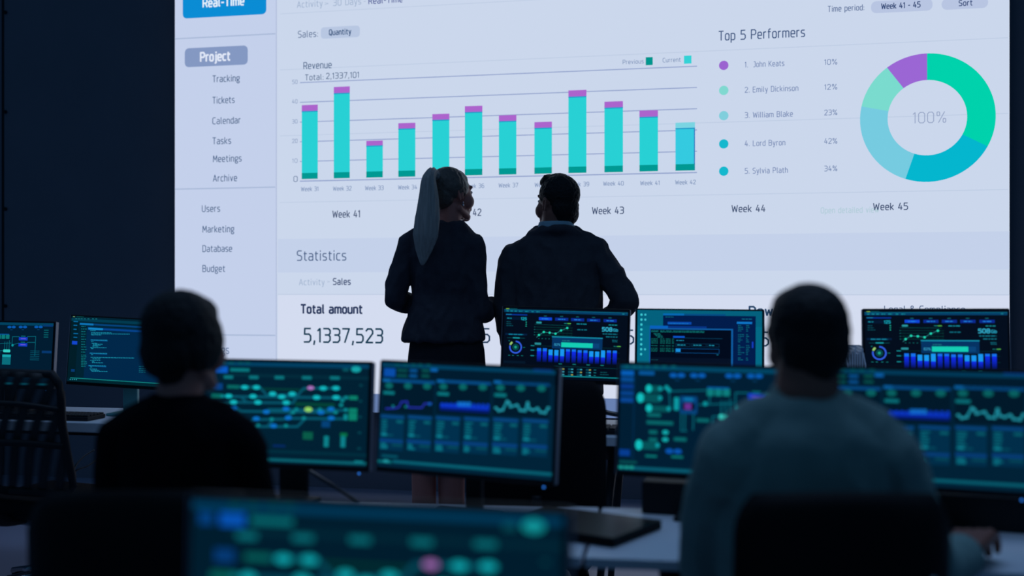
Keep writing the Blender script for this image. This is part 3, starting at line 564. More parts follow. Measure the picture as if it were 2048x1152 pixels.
def monitor(what, label, cx, cy, ctop, yaw, desk_z, roll=0, tilt=4, gain=1.0, size=1.0, group=None, stand=None, led_on=True, base=(.24, .18), back_base=.07, neck_w=.05, riser=None):
    """yaw degrees: positive = right side nearer to the viewer; ctop = height of the frame's top edge"""
    t = thing('desktop_monitor', label, 'monitor', (cx, cy, desk_z), -math.radians(yaw), group)
    w_, h_ = MW*size, MH*size; fh = h_+.022; cz = ctop-desk_z-fh/2
    head = Matrix.Translation((0, 0, cz)) @ Matrix.Rotation(math.radians(roll), 4, 'Y') @ Matrix.Rotation(-math.radians(tilt), 4, 'X')
    bm = bmesh.new()
    bx(bm, (0, .010, 0), (w_+.014, .018, fh), bevel=.003); bx(bm, (0, .034, 0), (w_*.7, .03, fh*.7), bevel=.012)
    o = obj('housing', bm, M_black, t); o.matrix_local = head
    for q in (-1, 1):
        o2 = obj('rim', box((q*(w_/2+.0085), .014, 0), (.003, .022, fh*.98), bevel=.0008), M_edge, t); o2.matrix_local = head
    if what not in UIM:
        cvs = UI[what](); UIM[what] = cvs
    d = UIM[what].build('display', t, gain, (M_pixbg, M_pix)); d.matrix_local = head @ Matrix.Translation((0, -.0008, .004)) @ Matrix.Diagonal((size, size, size, 1)) @ Matrix.Translation((0, -.0012, 0))
    sm = stand or M_black
    zt = cz+.02
    bm = bmesh.new(); bx(bm, (0, .075, zt/2), (neck_w, .022, zt), bevel=.004); bx(bm, (0, .058, zt), (.07, .03, .07), bevel=.004)
    obj('stand_neck', bm, sm, t)
    obj('stand_base', box((0, back_base, .006), (base[0], base[1], .012), bevel=.005), sm, t)
    if riser: obj('stand_box', box((riser[3], riser[4], riser[2]/2), riser[:3], bevel=.006), M_black, t)
    if led_on:
        bm = bmesh.new(); bmesh.ops.create_uvsphere(bm, u_segments=12, v_segments=8, radius=.0032)
        p = obj('power_light', bm, M_led, t, True); p.matrix_local = head @ Matrix.Translation((w_*.46, -.002, -fh/2-.004)); p['label'] = 'small glowing blue power light'
    return t
# ---------------------------------------------------------------- desks
def desk(label, x0, x1, yf, depth, z, slope, th_=.025, group=None, legm=M_leg, cat='desk', inset=.2):
    th = math.atan(slope); L = (x1-x0)/math.cos(th); cx = (x0+x1)/2
    t = thing('office_desk', label, cat, (cx, yf(cx), 0), -th, group)
    obj('tabletop', box((0, depth/2, z-th_/2), (L, depth, th_), bevel=.003), M_desk, t)
    bm = bmesh.new(); bx(bm, (0, depth*.28, z-th_-.017), (L-.16, .05, .03), bevel=.003); bx(bm, (0, depth*.8, z-th_-.017), (L-.16, .05, .03), bevel=.003)
    obj('support_beam', bm, M_under, t)
    for sx in (-1, 1):
        for yy, dy in ((depth*.28, -.1), (depth*.8, .08)):
            bm = bmesh.new(); X_ = sx*(L/2-inset); tube(bm, [(X_, yy, z-.09), (X_+sx*.06, yy+dy, .0)], [.02, .013], 14)
            lg = obj('leg', bm, legm, t, True)
            b2 = bmesh.new(); tube(b2, [(X_, yy, z-.03), (X_, yy, z-.11)], [.036, .028], 14); obj('leg_bracket', b2, M_black, lg, True)
    return t
mid_f = lambda X: 4.31-.21*X
near_f = lambda X: 2.56-.15*(X-.2)
desk('white desk with splayed steel legs at far left, under the code monitor', -3.3, -1.36, mid_f, .57, .76, .21, th_=.042, inset=.47, group='white desks in the row before the wall screen')
desk('white desk in the middle behind the glowing desktop monitors', -.04, 1.33, mid_f, .57, .76, .21, th_=.036, legm=M_under, inset=.42, group='white desks in the row before the wall screen')
desk('white desk at far right under the rightmost dashboard monitor', 1.36, 3.0, mid_f, .57, .76, .21, th_=.036, legm=M_under, group='white desks in the row before the wall screen')
desk('white desk in front of the seated person in black', -1.04, .16, near_f, .60, .70, .15, legm=M_under, group='white desks of the front working row')
desk('white desk at which the person in the pale shirt works', .17, 2.0, near_f, .60, .70, .15, legm=M_under, group='white desks of the front working row')
desk('white desk nearest the camera holding one blurred monitor', -.9, .5, lambda X: 1.28-.15*X, .55, .70, .15, legm=M_under)

# ---------------------------------------------------------------- monitors
monitor('route', 'nearest, most blurred monitor with teal route diagram, bottom centre', -.193, 1.50, 1.033, 10.5, .70, gain=.75, tilt=2, led_on=False, roll=.4)
monitor('route', 'monitor with green and teal route diagram beside the person in black', -.675, 3.25, 1.118, 13, .70, roll=.3, gain=.95, neck_w=.09, base=(.2, .14), back_base=-.02, group='monitors in pairs on the front working row')
monitor('tables', 'monitor with blue tables and three small graphs, left of centre', -.133, 3.07, 1.119, 21, .70, roll=1.0, gain=.9, base=(.2, .14), back_base=-.02, group='monitors in pairs on the front working row')
monitor('circuit', 'monitor with circuit-like diagram left of the person in the pale shirt', .555, 3.02, 1.120, 17, .70, roll=.6, gain=.9, neck_w=.085, riser=(.34, .12, .09, -.03, .05), base=(.2, .14), back_base=-.02, group='monitors in pairs on the front working row')
monitor('tables', 'monitor with blue tables and graphs right of the person in the pale shirt', 1.055, 2.852, 1.122, 20, .70, roll=.3, gain=.8, base=(.26, .16), back_base=-.04, riser=(.46, .14, .09, .12, .12), group='monitors in pairs on the front working row')
G2 = 'monitors in the row before the wall screen'
monitor('dash', 'monitor with black dashboard in front of the standing person in the suit', .2175, 4.545, 1.254, 9, .76, roll=1.5, tilt=3, gain=1.0, size=.975, group=G2)
monitor('desk', 'monitor with bright teal desktop and overlapping windows', .765, 4.50, 1.249, 10, .76, roll=.4, gain=1.0, size=.955, group=G2)
monitor('dash', 'black dashboard monitor at far right beside the wall screen edge', 1.625, 4.22, 1.255, 12, .76, roll=-.3, gain=1.0, size=.985, group=G2)
monitor('code', 'monitor with lines of code, on a pale stand coloured as if lit teal, at left', -1.735, 4.90, 1.205, 10, .76, roll=2.6, tilt=3, gain=.85, size=.98, stand=M_stand, neck_w=.07, back_base=.1, base=(.2, .14), group=G2)
monitor('circuit', 'far left monitor with circuit diagram behind the mesh chair', -2.37, 5.10, 1.186, 9, .76, roll=.8, gain=.8, size=.98, group=G2)

# ---------------------------------------------------------------- things on the desks
def keyboard(label, p, rz, group=None):
    t = thing('keyboard', label, 'keyboard', p, rz, group)
    obj('case', box((0, 0, .009), (.44, .14, .018), bevel=.004), M_black, t)
    bm = bmesh.new()
    for r in range(5):
        for k in range(15): bx(bm, (-.203+k*.029, -.052+r*.026, .021), (.025, .022, .008), bevel=.002, seg=1)
    obj('keys', bm, M_black, t); return t
keyboard('black keyboard on the far left desk, right of the mesh chair', (-2.03, 4.85, .761), -.2)
keyboard('black keyboard on the middle desk below the dashboard monitor', (.26, 4.39, .761), -.2)
bm = bmesh.new(); bx(bm, (0, 0, .009), (.36, .26, .016), bevel=.006, seg=3)
t = thing('laptop', 'closed black laptop lying on the desk between the seated people', 'laptop', (.17, 2.86, .701), -.6)
obj('base', bm, M_leather, t); obj('lid', box((0, 0, .0205), (.36, .26, .007), bevel=.003, seg=2), mat('gloss_black', (.006, .008, .010), .3, spec=.12, bump=.01), t)
t = thing('file_holder', 'white slanted magazine holder by the rightmost dashboard monitor', 'file holder', (1.338, 4.30, .761), -.2)
def holder(t, m, h):
    bm = bmesh.new(); pts = [(-.12, 0), (.12, 0), (.12, h), (.02, h), (-.12, h*.75)]
    for x in (-.032, .032):
        a = [bm.verts.new((x-.002, y, z)) for y, z in pts]; b = [bm.verts.new((x+.002, y, z)) for y, z in pts]
        bm.faces.new(a); bm.faces.new(b[::-1])
        for k in range(5): bm.faces.new((a[k], a[(k+1) % 5], b[(k+1) % 5], b[k]))
    bx(bm, (0, .118, h/2), (.066, .004, h)); bx(bm, (0, 0, .002), (.066, .24, .004)); bx(bm, (0, -.118, h*.375), (.066, .004, h*.75))
    obj('shell', bm, m, t)
    bm = bmesh.new()
    for k in range(6): bx(bm, (-.024+k*.009, .01, h*.48+.01*(k % 3)), (.006, .2, h*.9), bevel=.001, seg=1)
    obj('papers', bm, M_paper, t)
holder(t, M_paper, .345)
t = thing('file_holder', 'dark grey magazine holder next to the white one', 'file holder', (1.262, 4.32, .761), -.2); holder(t, M_grey, .33)
bm = bmesh.new(); bx(bm, (0, 0, .006), (.15, .21, .012), bevel=.002)
t = tag(obj('notepad', bm, M_paper), 'pale notepad lying beside the keyboard on the far left desk', 'notepad'); t.location = (-1.56, 4.83, .761); t.rotation_euler = (0, 0, .35)
def cable(label, pts, r, m, group=None):
    bm = bmesh.new(); tube(bm, pts, r, 8, smooth=True)
    return tag(obj('cable', bm, m, smooth=True), label, 'cable', group)
cable('pale cable curving under the black dashboard monitor', [P(1172, 762, 4.62), P(1185, 800, 4.66), P(1212, 822, 4.7), P(1262, 829, 4.72), P(1290, 826, 4.75)], .006, M_cablew)
cable('second pale cable drooping lower behind the middle desk', [P(1165, 808, 4.66), P(1200, 822, 4.68), P(1235, 830, 4.7), P(1290, 832, 4.72)], .008, M_cable)
cable('pale cable looping below the middle desk', [P(1196, 878, 4.62), P(1200, 930, 4.6), P(1210, 970, 4.6), P(1213, 1010, 4.6), P(1216, 1060, 4.62)], .008, M_cablew)
cable('thin dark cable arching under the far left desk', [P(188, 900, 5.5), P(165, 915, 5.45), P(148, 938, 5.4), P(140, 975, 5.35)], .005, M_cable)
cable('thin dark cable sagging under the far left desk', [P(195, 918, 5.5), P(175, 932, 5.45), P(150, 944, 5.4), P(142, 980, 5.38)], .005, M_cable)
cable('dark cable slanting down under the route diagram monitor', [P(612, 938, 3.36), P(660, 968, 3.28), P(718, 1004, 3.26), P(770, 1040, 3.24), P(790, 1100, 3.26)], .006, M_cable)

# ---------------------------------------------------------------- office chairs
def chair(label, x, y, rz, back_top, back_w, back_h, seat_z=.48, back_m=None, weave=False, group=None, arms=False, base_m=M_black, back_y=-.24, lean=.12, chromec=False, bottom_w=None, cat='chair', knob=None):
    """faces +y locally"""
    t = thing('office_chair', label, cat, (x, y, 0), rz, group)
    bm = bmesh.new(); bx(bm, (0, .02, seat_z-.04), (.50, .48, .08), bevel=.035, seg=4); obj('seat', bm, M_seat, t, True)
    bw = bottom_w or back_w*.92; z1 = back_top; z0 = back_top-back_h; N = 17; Mn = 17
    def bp(u, v, off=0):                       # u -1..1, v 0..1 upwards
        wdt = (bw+(back_w-bw)*min(1, v*1.6))/2
        cr = 1.0
        if v > .80: cr = 1-.16*((v-.80)/.20)**2.5
        if v < .12: cr = 1-((.12-v)/.12)**2*.12
        X_ = u*wdt*cr; Y_ = back_y - lean*(v-.3)*.6 + .05*(u*u) - .02*math.sin(v*PI)
        Zt = z0+(z1-z0)*v - (u*u)*.012*(v > .5)
        return Vector((X_, Y_+off, Zt))
    if weave:
        outl = [bp(1, k/14) for k in range(15)]+[bp(-1, 1-k/14) for k in range(15)]
        outl = [bp(u, 0) for u in (0, .5)]+outl+[bp(-.5, 0), bp(0, 0)]
        bm = bmesh.new(); tube(bm, outl, .017, 10); obj('back_frame', bm, M_black, t, True)
        bm = bmesh.new(); g = [[bm.verts.new(bp(-1+2*i/N, j/Mn)) for i in range(N+1)] for j in range(Mn+1)]
        for j in range(Mn):
            for i in range(N): bm.faces.new((g[j][i], g[j][i+1], g[j+1][i+1], g[j+1][i]))
        bmesh.ops.recalc_face_normals(bm, faces=bm.faces)
        bmesh.ops.solidify(bm, geom=list(bm.faces), thickness=.002)
        obj('back_mesh', bm, M_weave, t, True)
        bm = bmesh.new()
        for v, r in ((.72, .012), (.40, .014)): tube(bm, [bp(-1, v, -.01), bp(-.5, v+.02, -.02), bp(0, v+.02, -.025), bp(.5, v+.02, -.02), bp(1, v, -.01)], r, 8, True)
        obj('lumbar_bar', bm, M_black, t, True)
    else:
        bm = bmesh.new(); F_ = []
        for off in (-.03, .03): F_.append([[bm.verts.new(bp((-1+2*i/N)*(.985 if off > 0 else 1), j/Mn, off*(1-max(abs(-1+2*i/N), abs(j/Mn*2-1))**6*.9))) for i in range(N+1)] for j in range(Mn+1)])
        for s_, g in enumerate(F_):
            for j in range(Mn):
                for i in range(N):
                    q = (g[j][i], g[j][i+1], g[j+1][i+1], g[j+1][i]); bm.faces.new(q if s_ == 0 else q[::-1])
        a, b = F_
        ring = [(0, i) for i in range(N)]+[(j, N) for j in range(Mn)]+[(Mn, i) for i in range(N, 0, -1)]+[(j, 0) for j in range(Mn, 0, -1)]
        for k in range(len(ring)):
            p, q = ring[k], ring[(k+1) % len(ring)]; bm.faces.new((a[p[0]][p[1]], b[p[0]][p[1]], b[q[0]][q[1]], a[q[0]][q[1]]))
        obj('backrest', bm, back_m or M_leather, t, True)
    bm = bmesh.new(); tube(bm, [(0, -.05, seat_z-.09), (0, back_y-.05, seat_z-.07), (0, back_y-.07, z0+.03), (0, back_y-.055-lean*.05, z0+.16)], [.022, .018], 10, True); obj('back_support', bm, M_black, t, True)
    if arms:
        for s in (-1, 1):
            bm = bmesh.new(); tube(bm, [(s*.24, .0, seat_z-.05), (s*.30, .0, seat_z-.03), (s*.31, .0, seat_z+.16)], .014, 10); a_ = obj('armrest', bm, M_black, t, True)
            obj('arm_pad', box((s*.31, .03, seat_z+.175), (.07, .25, .03), bevel=.012, seg=3), M_leather, a_)
    bm = bmesh.new(); tube(bm, [(0, 0, .12), (0, 0, .27)], .028, 18); tube(bm, [(0, 0, .25), (0, 0, seat_z-.08)], .018, 14); bx(bm, (0, -.02, seat_z-.10), (.18, .24, .035), bevel=.008)
    obj('gas_column', bm, M_leg if chromec else M_black, t)
    for k in range(5):
        a = 2*PI*k/5+.35; d = Vector((math.cos(a), math.sin(a), 0))
        bm = bmesh.new(); tube(bm, [Vector((0, 0, .115))+d*.02, Vector((0, 0, .105))+d*.15, Vector((0, 0, .075))+d*.31], [.026, .015], 10)
        lg = obj('leg', bm, M_chrome if chromec else base_m, t, True)
        n = Vector((-d.y, d.x, 0)); bm = bmesh.new(); c_ = Vector((0, 0, .029))+d*.31
        tube(bm, [c_-n*.024, c_-n*.006], .028, 14); tube(bm, [c_+n*.006, c_+n*.024], .028, 14); tube(bm, [c_-n*.02, c_+n*.02], .008, 8); tube(bm, [c_, c_+Vector((0, 0, .05))], .008, 8)
        obj('caster', bm, M_black, lg, True)
    if knob:
        bm = bmesh.new(); bmesh.ops.create_uvsphere(bm, u_segments=14, v_segments=10, radius=.012); k = obj('back_bolt', bm, M_chrome, t, True); k.location = knob; k['label'] = 'small shiny bolt on the chair back'
    return t
c1 = chair('empty mesh-backed office chair at the far left desk', -1.985, 4.72, -.4, .998, .56, .50, seat_z=.46, weave=True, chromec=True, back_y=-.22, lean=.10, bottom_w=.60)
chair('empty black office chair standing behind the centre monitors', .085, 4.08, 0, 1.01, .50, .56, seat_z=.47, weave=False, back_m=M_seat, back_y=-.2, lean=.05, bottom_w=.50)
chair('black office chair the person in black sits in', -.74, 2.42, .06, .935, .46, .42, seat_z=.47, arms=True, back_m=M_leather, bottom_w=.44)
chair('black office chair the person in the pale shirt sits in', .60, 2.20, 0, .965, .395, .42, seat_z=.47, arms=False, back_m=M_leather, back_y=-.20, knob=(.15, -.235, .80))

# ---------------------------------------------------------------- people
def head_parts(bm, c, yaw, pitch=0, k=1.0, roll=0, jaw=1.0):
    """c = middle of the skull; local x right, y face direction, z up"""
    R = Matrix.Rotation(yaw, 3, 'Z') @ Matrix.Rotation(roll, 3, 'Y') @ Matrix.Rotation(pitch, 3, 'X'); c = Vector(c)
    def e(x, y, z, rx, ry, rz): ell(bm, c+R @ Vector((x, y, z))*k, (rx*k, ry*k, rz*k), R)
    def s(a, b, r0, r1, n=12): seg(bm, c+R @ Vector(a)*k, c+R @ Vector(b)*k, r0*k, r1*k, n)
    e(0, -.012, .022, .074, .092, .086)        # skull
    e(0, .045, -.02, .060, .050, .072)         # face
    e(0, .048, -.072, .046*jaw, .046, .040)    # jaw
    e(0, .080, -.100, .022, .020, .018)        # chin
    for q in (-1, 1):
        e(q*.042, .050, -.034, .027, .034, .034)                # cheek
        s((q*.014, .088, .030), (q*.044, .072, .030), .010, .008)   # brow
        s((q*.052, -.01, -.065), (q*.030, .06, -.098), .018, .016)  # jaw line
        # ear: rim, lobe, bowl
        pts = [(.070, .000, -.030), (.074, -.004, -.010), (.078, -.012, .012), (.080, -.024, .018), (.079, -.033, .006), (.075, -.029, -.014), (.071, -.016, -.034)]
        for a, b in zip(pts[:-1], pts[1:]): s((q*a[0], a[1], a[2]), (q*b[0], b[1], b[2]), .0046, .0046, 8)
        e(q*.071, -.016, -.006, .006, .017, .022)
    s((0, .090, .022), (0, .108, -.022), .009, .011); e(0, .104, -.026, .014, .011, .009)   # nose
    s((-.018, .092, -.055), (.018, .092, -.055), .007, .007); s((-.015, .092, -.066), (.015, .092, -.066), .008, .008)  # lips
    return R, c
def eyes(parent, R, c, k):
    for q in (-1, 1):
        bm = bmesh.new(); ell(bm, c+R @ Vector((q*.030, .083, .008))*k, (.011*k, .009*k, .008*k), R, 14); e_ = obj('eye', bm, M_eye, parent, True)
        bm = bmesh.new(); ell(bm, c+R @ Vector((q*.030, .0905, .008))*k, (.005*k, .0025*k, .005*k), R, 12); obj('iris', bm, M_dark, e_, True)
def hand(bm, wrist, direc, up, side, k=1.0, curl=.5, spread=.16):
    """direc: towards fingertips, up: back of hand, side: +1 thumb on the +lat side"""
    d = Vector(direc).normalized(); u = Vector(up); u = (u-d*u.dot(d)).normalized(); l = d.cross(u)*side; w_ = Vector(wrist)
    for q in (-.028, -.009, .010, .028): seg(bm, w_+(d*.012+l*q*.75)*k, w_+(d*.085+l*q+u*.002)*k, .015*k, .0125*k, 12)
    for i, (q, L) in enumerate(((.030, .070), (.010, .080), (-.010, .074), (-.029, .058))):
        p = w_+(d*.088+l*q)*k; a = curl*.5; dd = (d+l*q*spread*6).normalized()
        for j, f in enumerate((.45, .32, .23)):
            v = (dd*math.cos(a)-u*math.sin(a)); q2 = p+v*L*f*k; seg(bm, p, q2, (.0098-.0012*j)*k, (.0092-.0012*j)*k, 12); p = q2; a += curl*(.8+.1*i)
    p = w_+(d*.025+l*.030)*k; q1 = p+(d*.030+l*.028-u*.012)*k; q2 = q1+(d*.030+l*.006-u*.010)*k; q3 = q2+(d*.022-l*.004-u*.006)*k
    seg(bm, p, q1, .015*k, .012*k, 12); seg(bm, q1, q2, .0115*k, .0105*k, 12); seg(bm, q2, q3, .0105*k, .0085*k, 12)
def torso(bm, rows, Y, n=32, front=0):
    """rows: (y px, centre px, half width px, half depth m, shift m) at distance Y"""
    rs = []
    for r in rows:
        y, cx, hw, dp = r[:4]; sh = r[4] if len(r) > 4 else 0
        c = P(cx, y, Y); rs.append((c+Vector((0, sh, 0)), Vector((hw*Y/F, 0, 0)), Vector((0, dp, 0))))
    out = []
    for i in range(len(rs)-1):
        for j in range(3):
            t = j/3; out.append(tuple(rs[i][m]*(1-t)+rs[i+1][m]*t for m in range(3)))
    out.append(rs[-1]); loft(bm, out, n)

# --- standing person with the ponytail
Y1 = 5.0; s1 = Y1/F
def A(px, py, dy=0):
    p = P(px, py, Y1); p.y += dy; return p
w1 = thing('person', 'standing person with long blond ponytail, dark fitted jacket and skirt, arms folded in front', 'person', (P(893, 583, Y1).x, Y1, 0))
inv = lambda t: Matrix.Translation(-Vector(t.location))
def attach(o, t): o.matrix_local = inv(t) if t.rotation_euler.z == 0 else t.matrix_basis.inverted(); return o
bm = bmesh.new(); hc = A(904, 387, .01)
R, c = head_parts(bm, hc, -math.radians(46), math.radians(0), 1.05, jaw=.92)
seg(bm, A(902, 412, -.005), A(896, 462, -.01), .05, .056)
torso(bm, [(458, 892, 34, .05), (480, 884, 60, .075), (540, 886, 54, .085), (600, 886, 48, .08), (660, 888, 62, .10), (720, 888, 68, .11), (760, 888, 66, .10)], Y1)
hipz = .86; fx1 = A(848, 583).x; fx2 = A(903, 583).x
for sx, fx, r in ((-1, fx1, 1.0), (1, fx2, 1.08)):
    chain(bm, [Vector((fx+(-sx)*.01, Y1, .88)), Vector((fx, Y1-.01, .50)), Vector((fx, Y1+.01, .33)), Vector((fx, Y1+.02, .12))], [.085, .056*r, .055*r, .035])
    chain(bm, [Vector((fx, Y1+.02, .12)), Vector((fx, Y1+.13, .045)), Vector((fx, Y1+.2, .035))], [.034, .032, .022])
ls, le, lw = A(824, 486), A(787, 596, -.03), A(838, 618, .16); rs_, re, rw = A(944, 492), A(955, 622, -.02), A(977, 614, .14)
chain(bm, [ls, le, lw], [.04, .034, .026]); chain(bm, [rs_, re, rw], [.04, .034, .026])
hand(bm, lw+Vector((.01, .01, 0)), (.85, .45, .12), (.0, .6, .8), 1, .92, .7); hand(bm, rw, (-.7, .6, .3), (.2, .7, .7), -1, .92, .7)
body = attach(remesh('body', bm, .005, 3, M_skin, w1), w1); eyes(w1, R, c, 1.02)
for o in w1.children:
    if o.name.startswith('eye'): attach(o, w1)
# jacket
bm = bmesh.new()
torso(bm, [(444, 897, 33, .072, -.008), (455, 894, 44, .078, -.006), (465, 889, 57, .084), (474, 885, 68, .088), (486, 884, 73, .095), (500, 884, 70, .105), (540, 886, 66, .115), (588, 886, 62, .100), (610, 887, 64, .105), (640, 887, 74, .125), (665, 887, 81, .135), (682, 887, 85, .14)], Y1)
for a, b, e_ in ((ls, le, lw), (rs_, re, rw)):
    d = (e_-b).normalized(); chain(bm, [a, a.lerp(b, .5), b, b.lerp(e_, .9)], [.058, .053, .048, .040])
seg(bm, A(830, 478), A(850, 470), .045, .04); seg(bm, A(938, 483), A(918, 472), .045, .04)
seg(bm, A(968, 626, .06), A(981, 612, .13), .044, .038)
seg(bm, A(886, 450, -.045), A(908, 449, -.045), .02, .02)
attach(remesh('jacket', bm, .007, 6, M_suit, w1, folds=.008, fscale=12, seed=3), w1)
bm = bmesh.new(); torso(bm, [(655, 890, 70, .11), (700, 893, 75, .125), (760, 893, 80, .13), (860, 890, 74, .12), (930, 888, 66, .105)], Y1)
attach(remesh('skirt', bm, .008, 3, M_skirt, w1, folds=.003), w1)
for k, fx in enumerate((fx1, fx2)):
    bm = bmesh.new(); seg(bm, (fx, Y1+.0, .075), (fx, Y1+.12, .045), .040, .040); seg(bm, (fx, Y1+.12, .03), (fx, Y1+.22, .028), .038, .018); seg(bm, (fx, Y1-.02, .06), (fx, Y1-.02, .006), .02, .008)
    attach(remesh('shoe', bm, .006, 3, M_leather, w1), w1)
# hair swept back, ponytail
bm = bmesh.new()
def hp(x, y, z, k=1.02): return c+R @ Vector((x, y, z))*k
ell(bm, hp(0, -.024, .034), (.081, .094, .086), R); ell(bm, hp(0, .004, .058), (.066, .070, .052), R); ell(bm, hp(0, -.06, -.012), (.066, .052, .062), R)
for q in (-1, 1): ell(bm, hp(q*.052, -.02, .022), (.034, .066, .05), R)
hair = attach(remesh('hair', bm, .005, 3, M_hair2, w1, folds=.0018, fscale=40), w1); hair['label'] = 'hair swept tightly back'
root = A(868, 352, -.085)
bm = bmesh.new(); ell(bm, root+Vector((.012, .02, -.006)), (.026, .026, .026)); o = attach(remesh('hair_tie', bm, .004, 2, M_dark, w1), w1)
pp = [A(878, 356, -.07), A(868, 352, -.10), A(862, 366, -.13), A(862, 400, -.14), A(860, 440, -.15), A(857, 475, -.155), A(853, 505, -.15), A(850, 532, -.15)]
pa = [.016, .022, .030, .041, .052, .053, .034, .005]; pb = [.02, .028, .034, .036, .034, .03, .02, .005]
pts = spline(pp, 6); rr = []
for i, p in enumerate(pts):
    f = i/6; j = min(int(f), 6); t_ = f-j; d = pts[min(i+1, len(pts)-1)]-pts[max(i-1, 0)]; d.normalize(); a = Vector((1, 0, 0)); a = (a-d*a.dot(d)).normalized(); b = a.cross(d)
    rr.append((p, a*(pa[j]*(1-t_)+pa[j+1]*t_), b*(pb[j]*(1-t_)+pb[j+1]*t_)))
bm = bmesh.new(); n = 48; g = []
for i, (p, a, b) in enumerate(rr):
    g.append([bm.verts.new(p+(a*math.cos(2*PI*k/n)+b*math.sin(2*PI*k/n))*(1+.055*math.sin(k*PI*2/n*9+.15*i)+.04*math.sin(k*2.7))) for k in range(n)])
for p, q in zip(g[:-1], g[1:]):
    for k in range(n): bm.faces.new((p[k], p[(k+1) % n], q[(k+1) % n], q[k]))
bm.faces.new(g[0][::-1]); bm.faces.new(g[-1])
pt = attach(obj('ponytail', bm, M_blond, w1, True), w1); pt['label'] = 'long straight ash blond ponytail'
bm = bmesh.new(); ell(bm, hp(.083, -.008, -.044), (.0035, .0035, .0035)); ell(bm, hp(.083, -.008, -.055), (.0045, .0045, .006)); attach(obj('earring', bm, M_chrome, w1, True), w1)

# --- standing person in the suit
Y1 = 5.1
w2 = thing('person', 'standing person with short dark hair in a dark suit jacket, one hand on the hip', 'person', (P(1108, 583, Y1).x, Y1, 0))
bm = bmesh.new(); hc = A(1114, 406, 0); KM = 1.09
R, c = head_parts(bm, hc, math.radians(33), math.radians(2), KM)
seg(bm, A(1114, 425, -.012), A(1113, 468, .0), .070, .066)
torso(bm, [(470, 1112, 40, .06), (495, 1110, 78, .08), (560, 1108, 80, .10), (640, 1108, 76, .11), (720, 1108, 76, .12), (790, 1108, 78, .12)], Y1)
bx_, zz = A(1108, 583).x, 0
for sx in (-1, 1):
    fx = bx_+sx*.11; chain(bm, [Vector((fx-.01*sx, Y1, .88)), Vector((fx, Y1, .50)), Vector((fx, Y1+.01, .12))], [.085, .058, .042]); chain(bm, [Vector((fx, Y1+.01, .08)), Vector((fx+.02*sx, Y1+.17, .04))], [.04, .03])
ls, le, lw = A(1026, 520), A(1014, 618, -.03), A(1022, 690, .10); rs_, re, rw = A(1194, 512), A(1252, 600, -.06), A(1212, 652, .08)
chain(bm, [ls, le, lw], [.05, .042, .03]); chain(bm, [rs_, re, rw], [.05, .042, .03])
hand(bm, lw, (.1, .35, -.9), (-.9, .1, 0), 1, 1, .5); hand(bm, rw, (-.8, .45, -.35), (.3, .5, .8), -1, 1, .5)
attach(remesh('body', bm, .005, 3, M_skind, w2), w2); eyes(w2, R, c, KM)
for o in w2.children:
    if o.name.startswith('eye'): attach(o, w2)
bm = bmesh.new()
torso(bm, [(454, 1111, 38, .090, -.014), (463, 1110, 48, .096, -.012), (474, 1110, 64, .090), (484, 1110, 84, .10), (494, 1110, 95, .108), (508, 1110, 96, .116), (545, 1108, 93, .13), (600, 1108, 95, .135), (660, 1108, 93, .14), (740, 1108, 96, .15), (790, 1108, 98, .15)], Y1)
chain(bm, [ls, ls.lerp(le, .5), le, lw], [.068, .063, .058, .048]); chain(bm, [rs_, rs_.lerp(re, .5), re, rw], [.066, .062, .056, .048])
seg(bm, A(1075, 484), A(1026, 512), .05, .062); seg(bm, A(1146, 474), A(1192, 502), .05, .062)
seg(bm, A(1082, 468, -.045), A(1112, 462, -.07), .02, .022); seg(bm, A(1112, 462, -.07), A(1144, 466, -.045), .022, .02)
attach(remesh('jacket', bm, .007, 5, M_suit2, w2, folds=.009, fscale=10, seed=9), w2)
bm = bmesh.new(); torso(bm, [(444, 1112, 34, .084, -.016), (454, 1112, 37, .088, -.014), (468, 1111, 38, .088, -.012)], Y1); o = attach(remesh('shirt_collar', bm, .005, 2, M_collar, w2), w2); o['label'] = 'blue shirt collar above the jacket'
bm = bmesh.new()
for sx in (-1, 1): fx = bx_+sx*.11; chain(bm, [Vector((fx-.02*sx, Y1, .92)), Vector((fx, Y1, .5)), Vector((fx, Y1+.005, .09))], [.115, .085, .075])
ell(bm, (bx_, Y1, .93), (.19, .14, .12)); attach(remesh('trousers', bm, .009, 4, M_suit2, w2, folds=.006), w2)
for sx in (-1, 1):
    fx = bx_+sx*.11; bm = bmesh.new(); seg(bm, (fx, Y1-.02, .05), (fx+.02*sx, Y1+.2, .042), .048, .036); bx(bm, (fx+.01*sx, Y1+.09, .012), (.085, .28, .024), bevel=.01); attach(remesh('shoe', bm, .006, 3, M_leather, w2), w2)
bm = bmesh.new()
ell(bm, hp(0, -.018, .036, KM), (.087, .098*KM, .084*KM), R); ell(bm, hp(0, -.062, -.018, KM), (.068, .048, .062), R); ell(bm, hp(0, .034, .088, KM), (.062, .056, .034), R)
ell(bm, hp(.02, .02, .098, KM), (.055, .06, .032), R)
ell(bm, hp(.012, -.050, -.045, KM), (.064, .045, .060), R)
for k in range(26):
    a = random.uniform(-.9, .9); p = hp(.068*math.sin(a), .03+.03*math.cos(a*2), .112-.03*a*a, KM); seg(bm, p, p+R @ Vector((random.uniform(-.01, .01), -.01+random.uniform(0, .02), .012)), .01, .004, 8)
hair2 = attach(remesh('hair', bm, .005, 2, M_dark, w2, folds=.003, fscale=45), w2); hair2['label'] = 'short dark hair, longer on top'

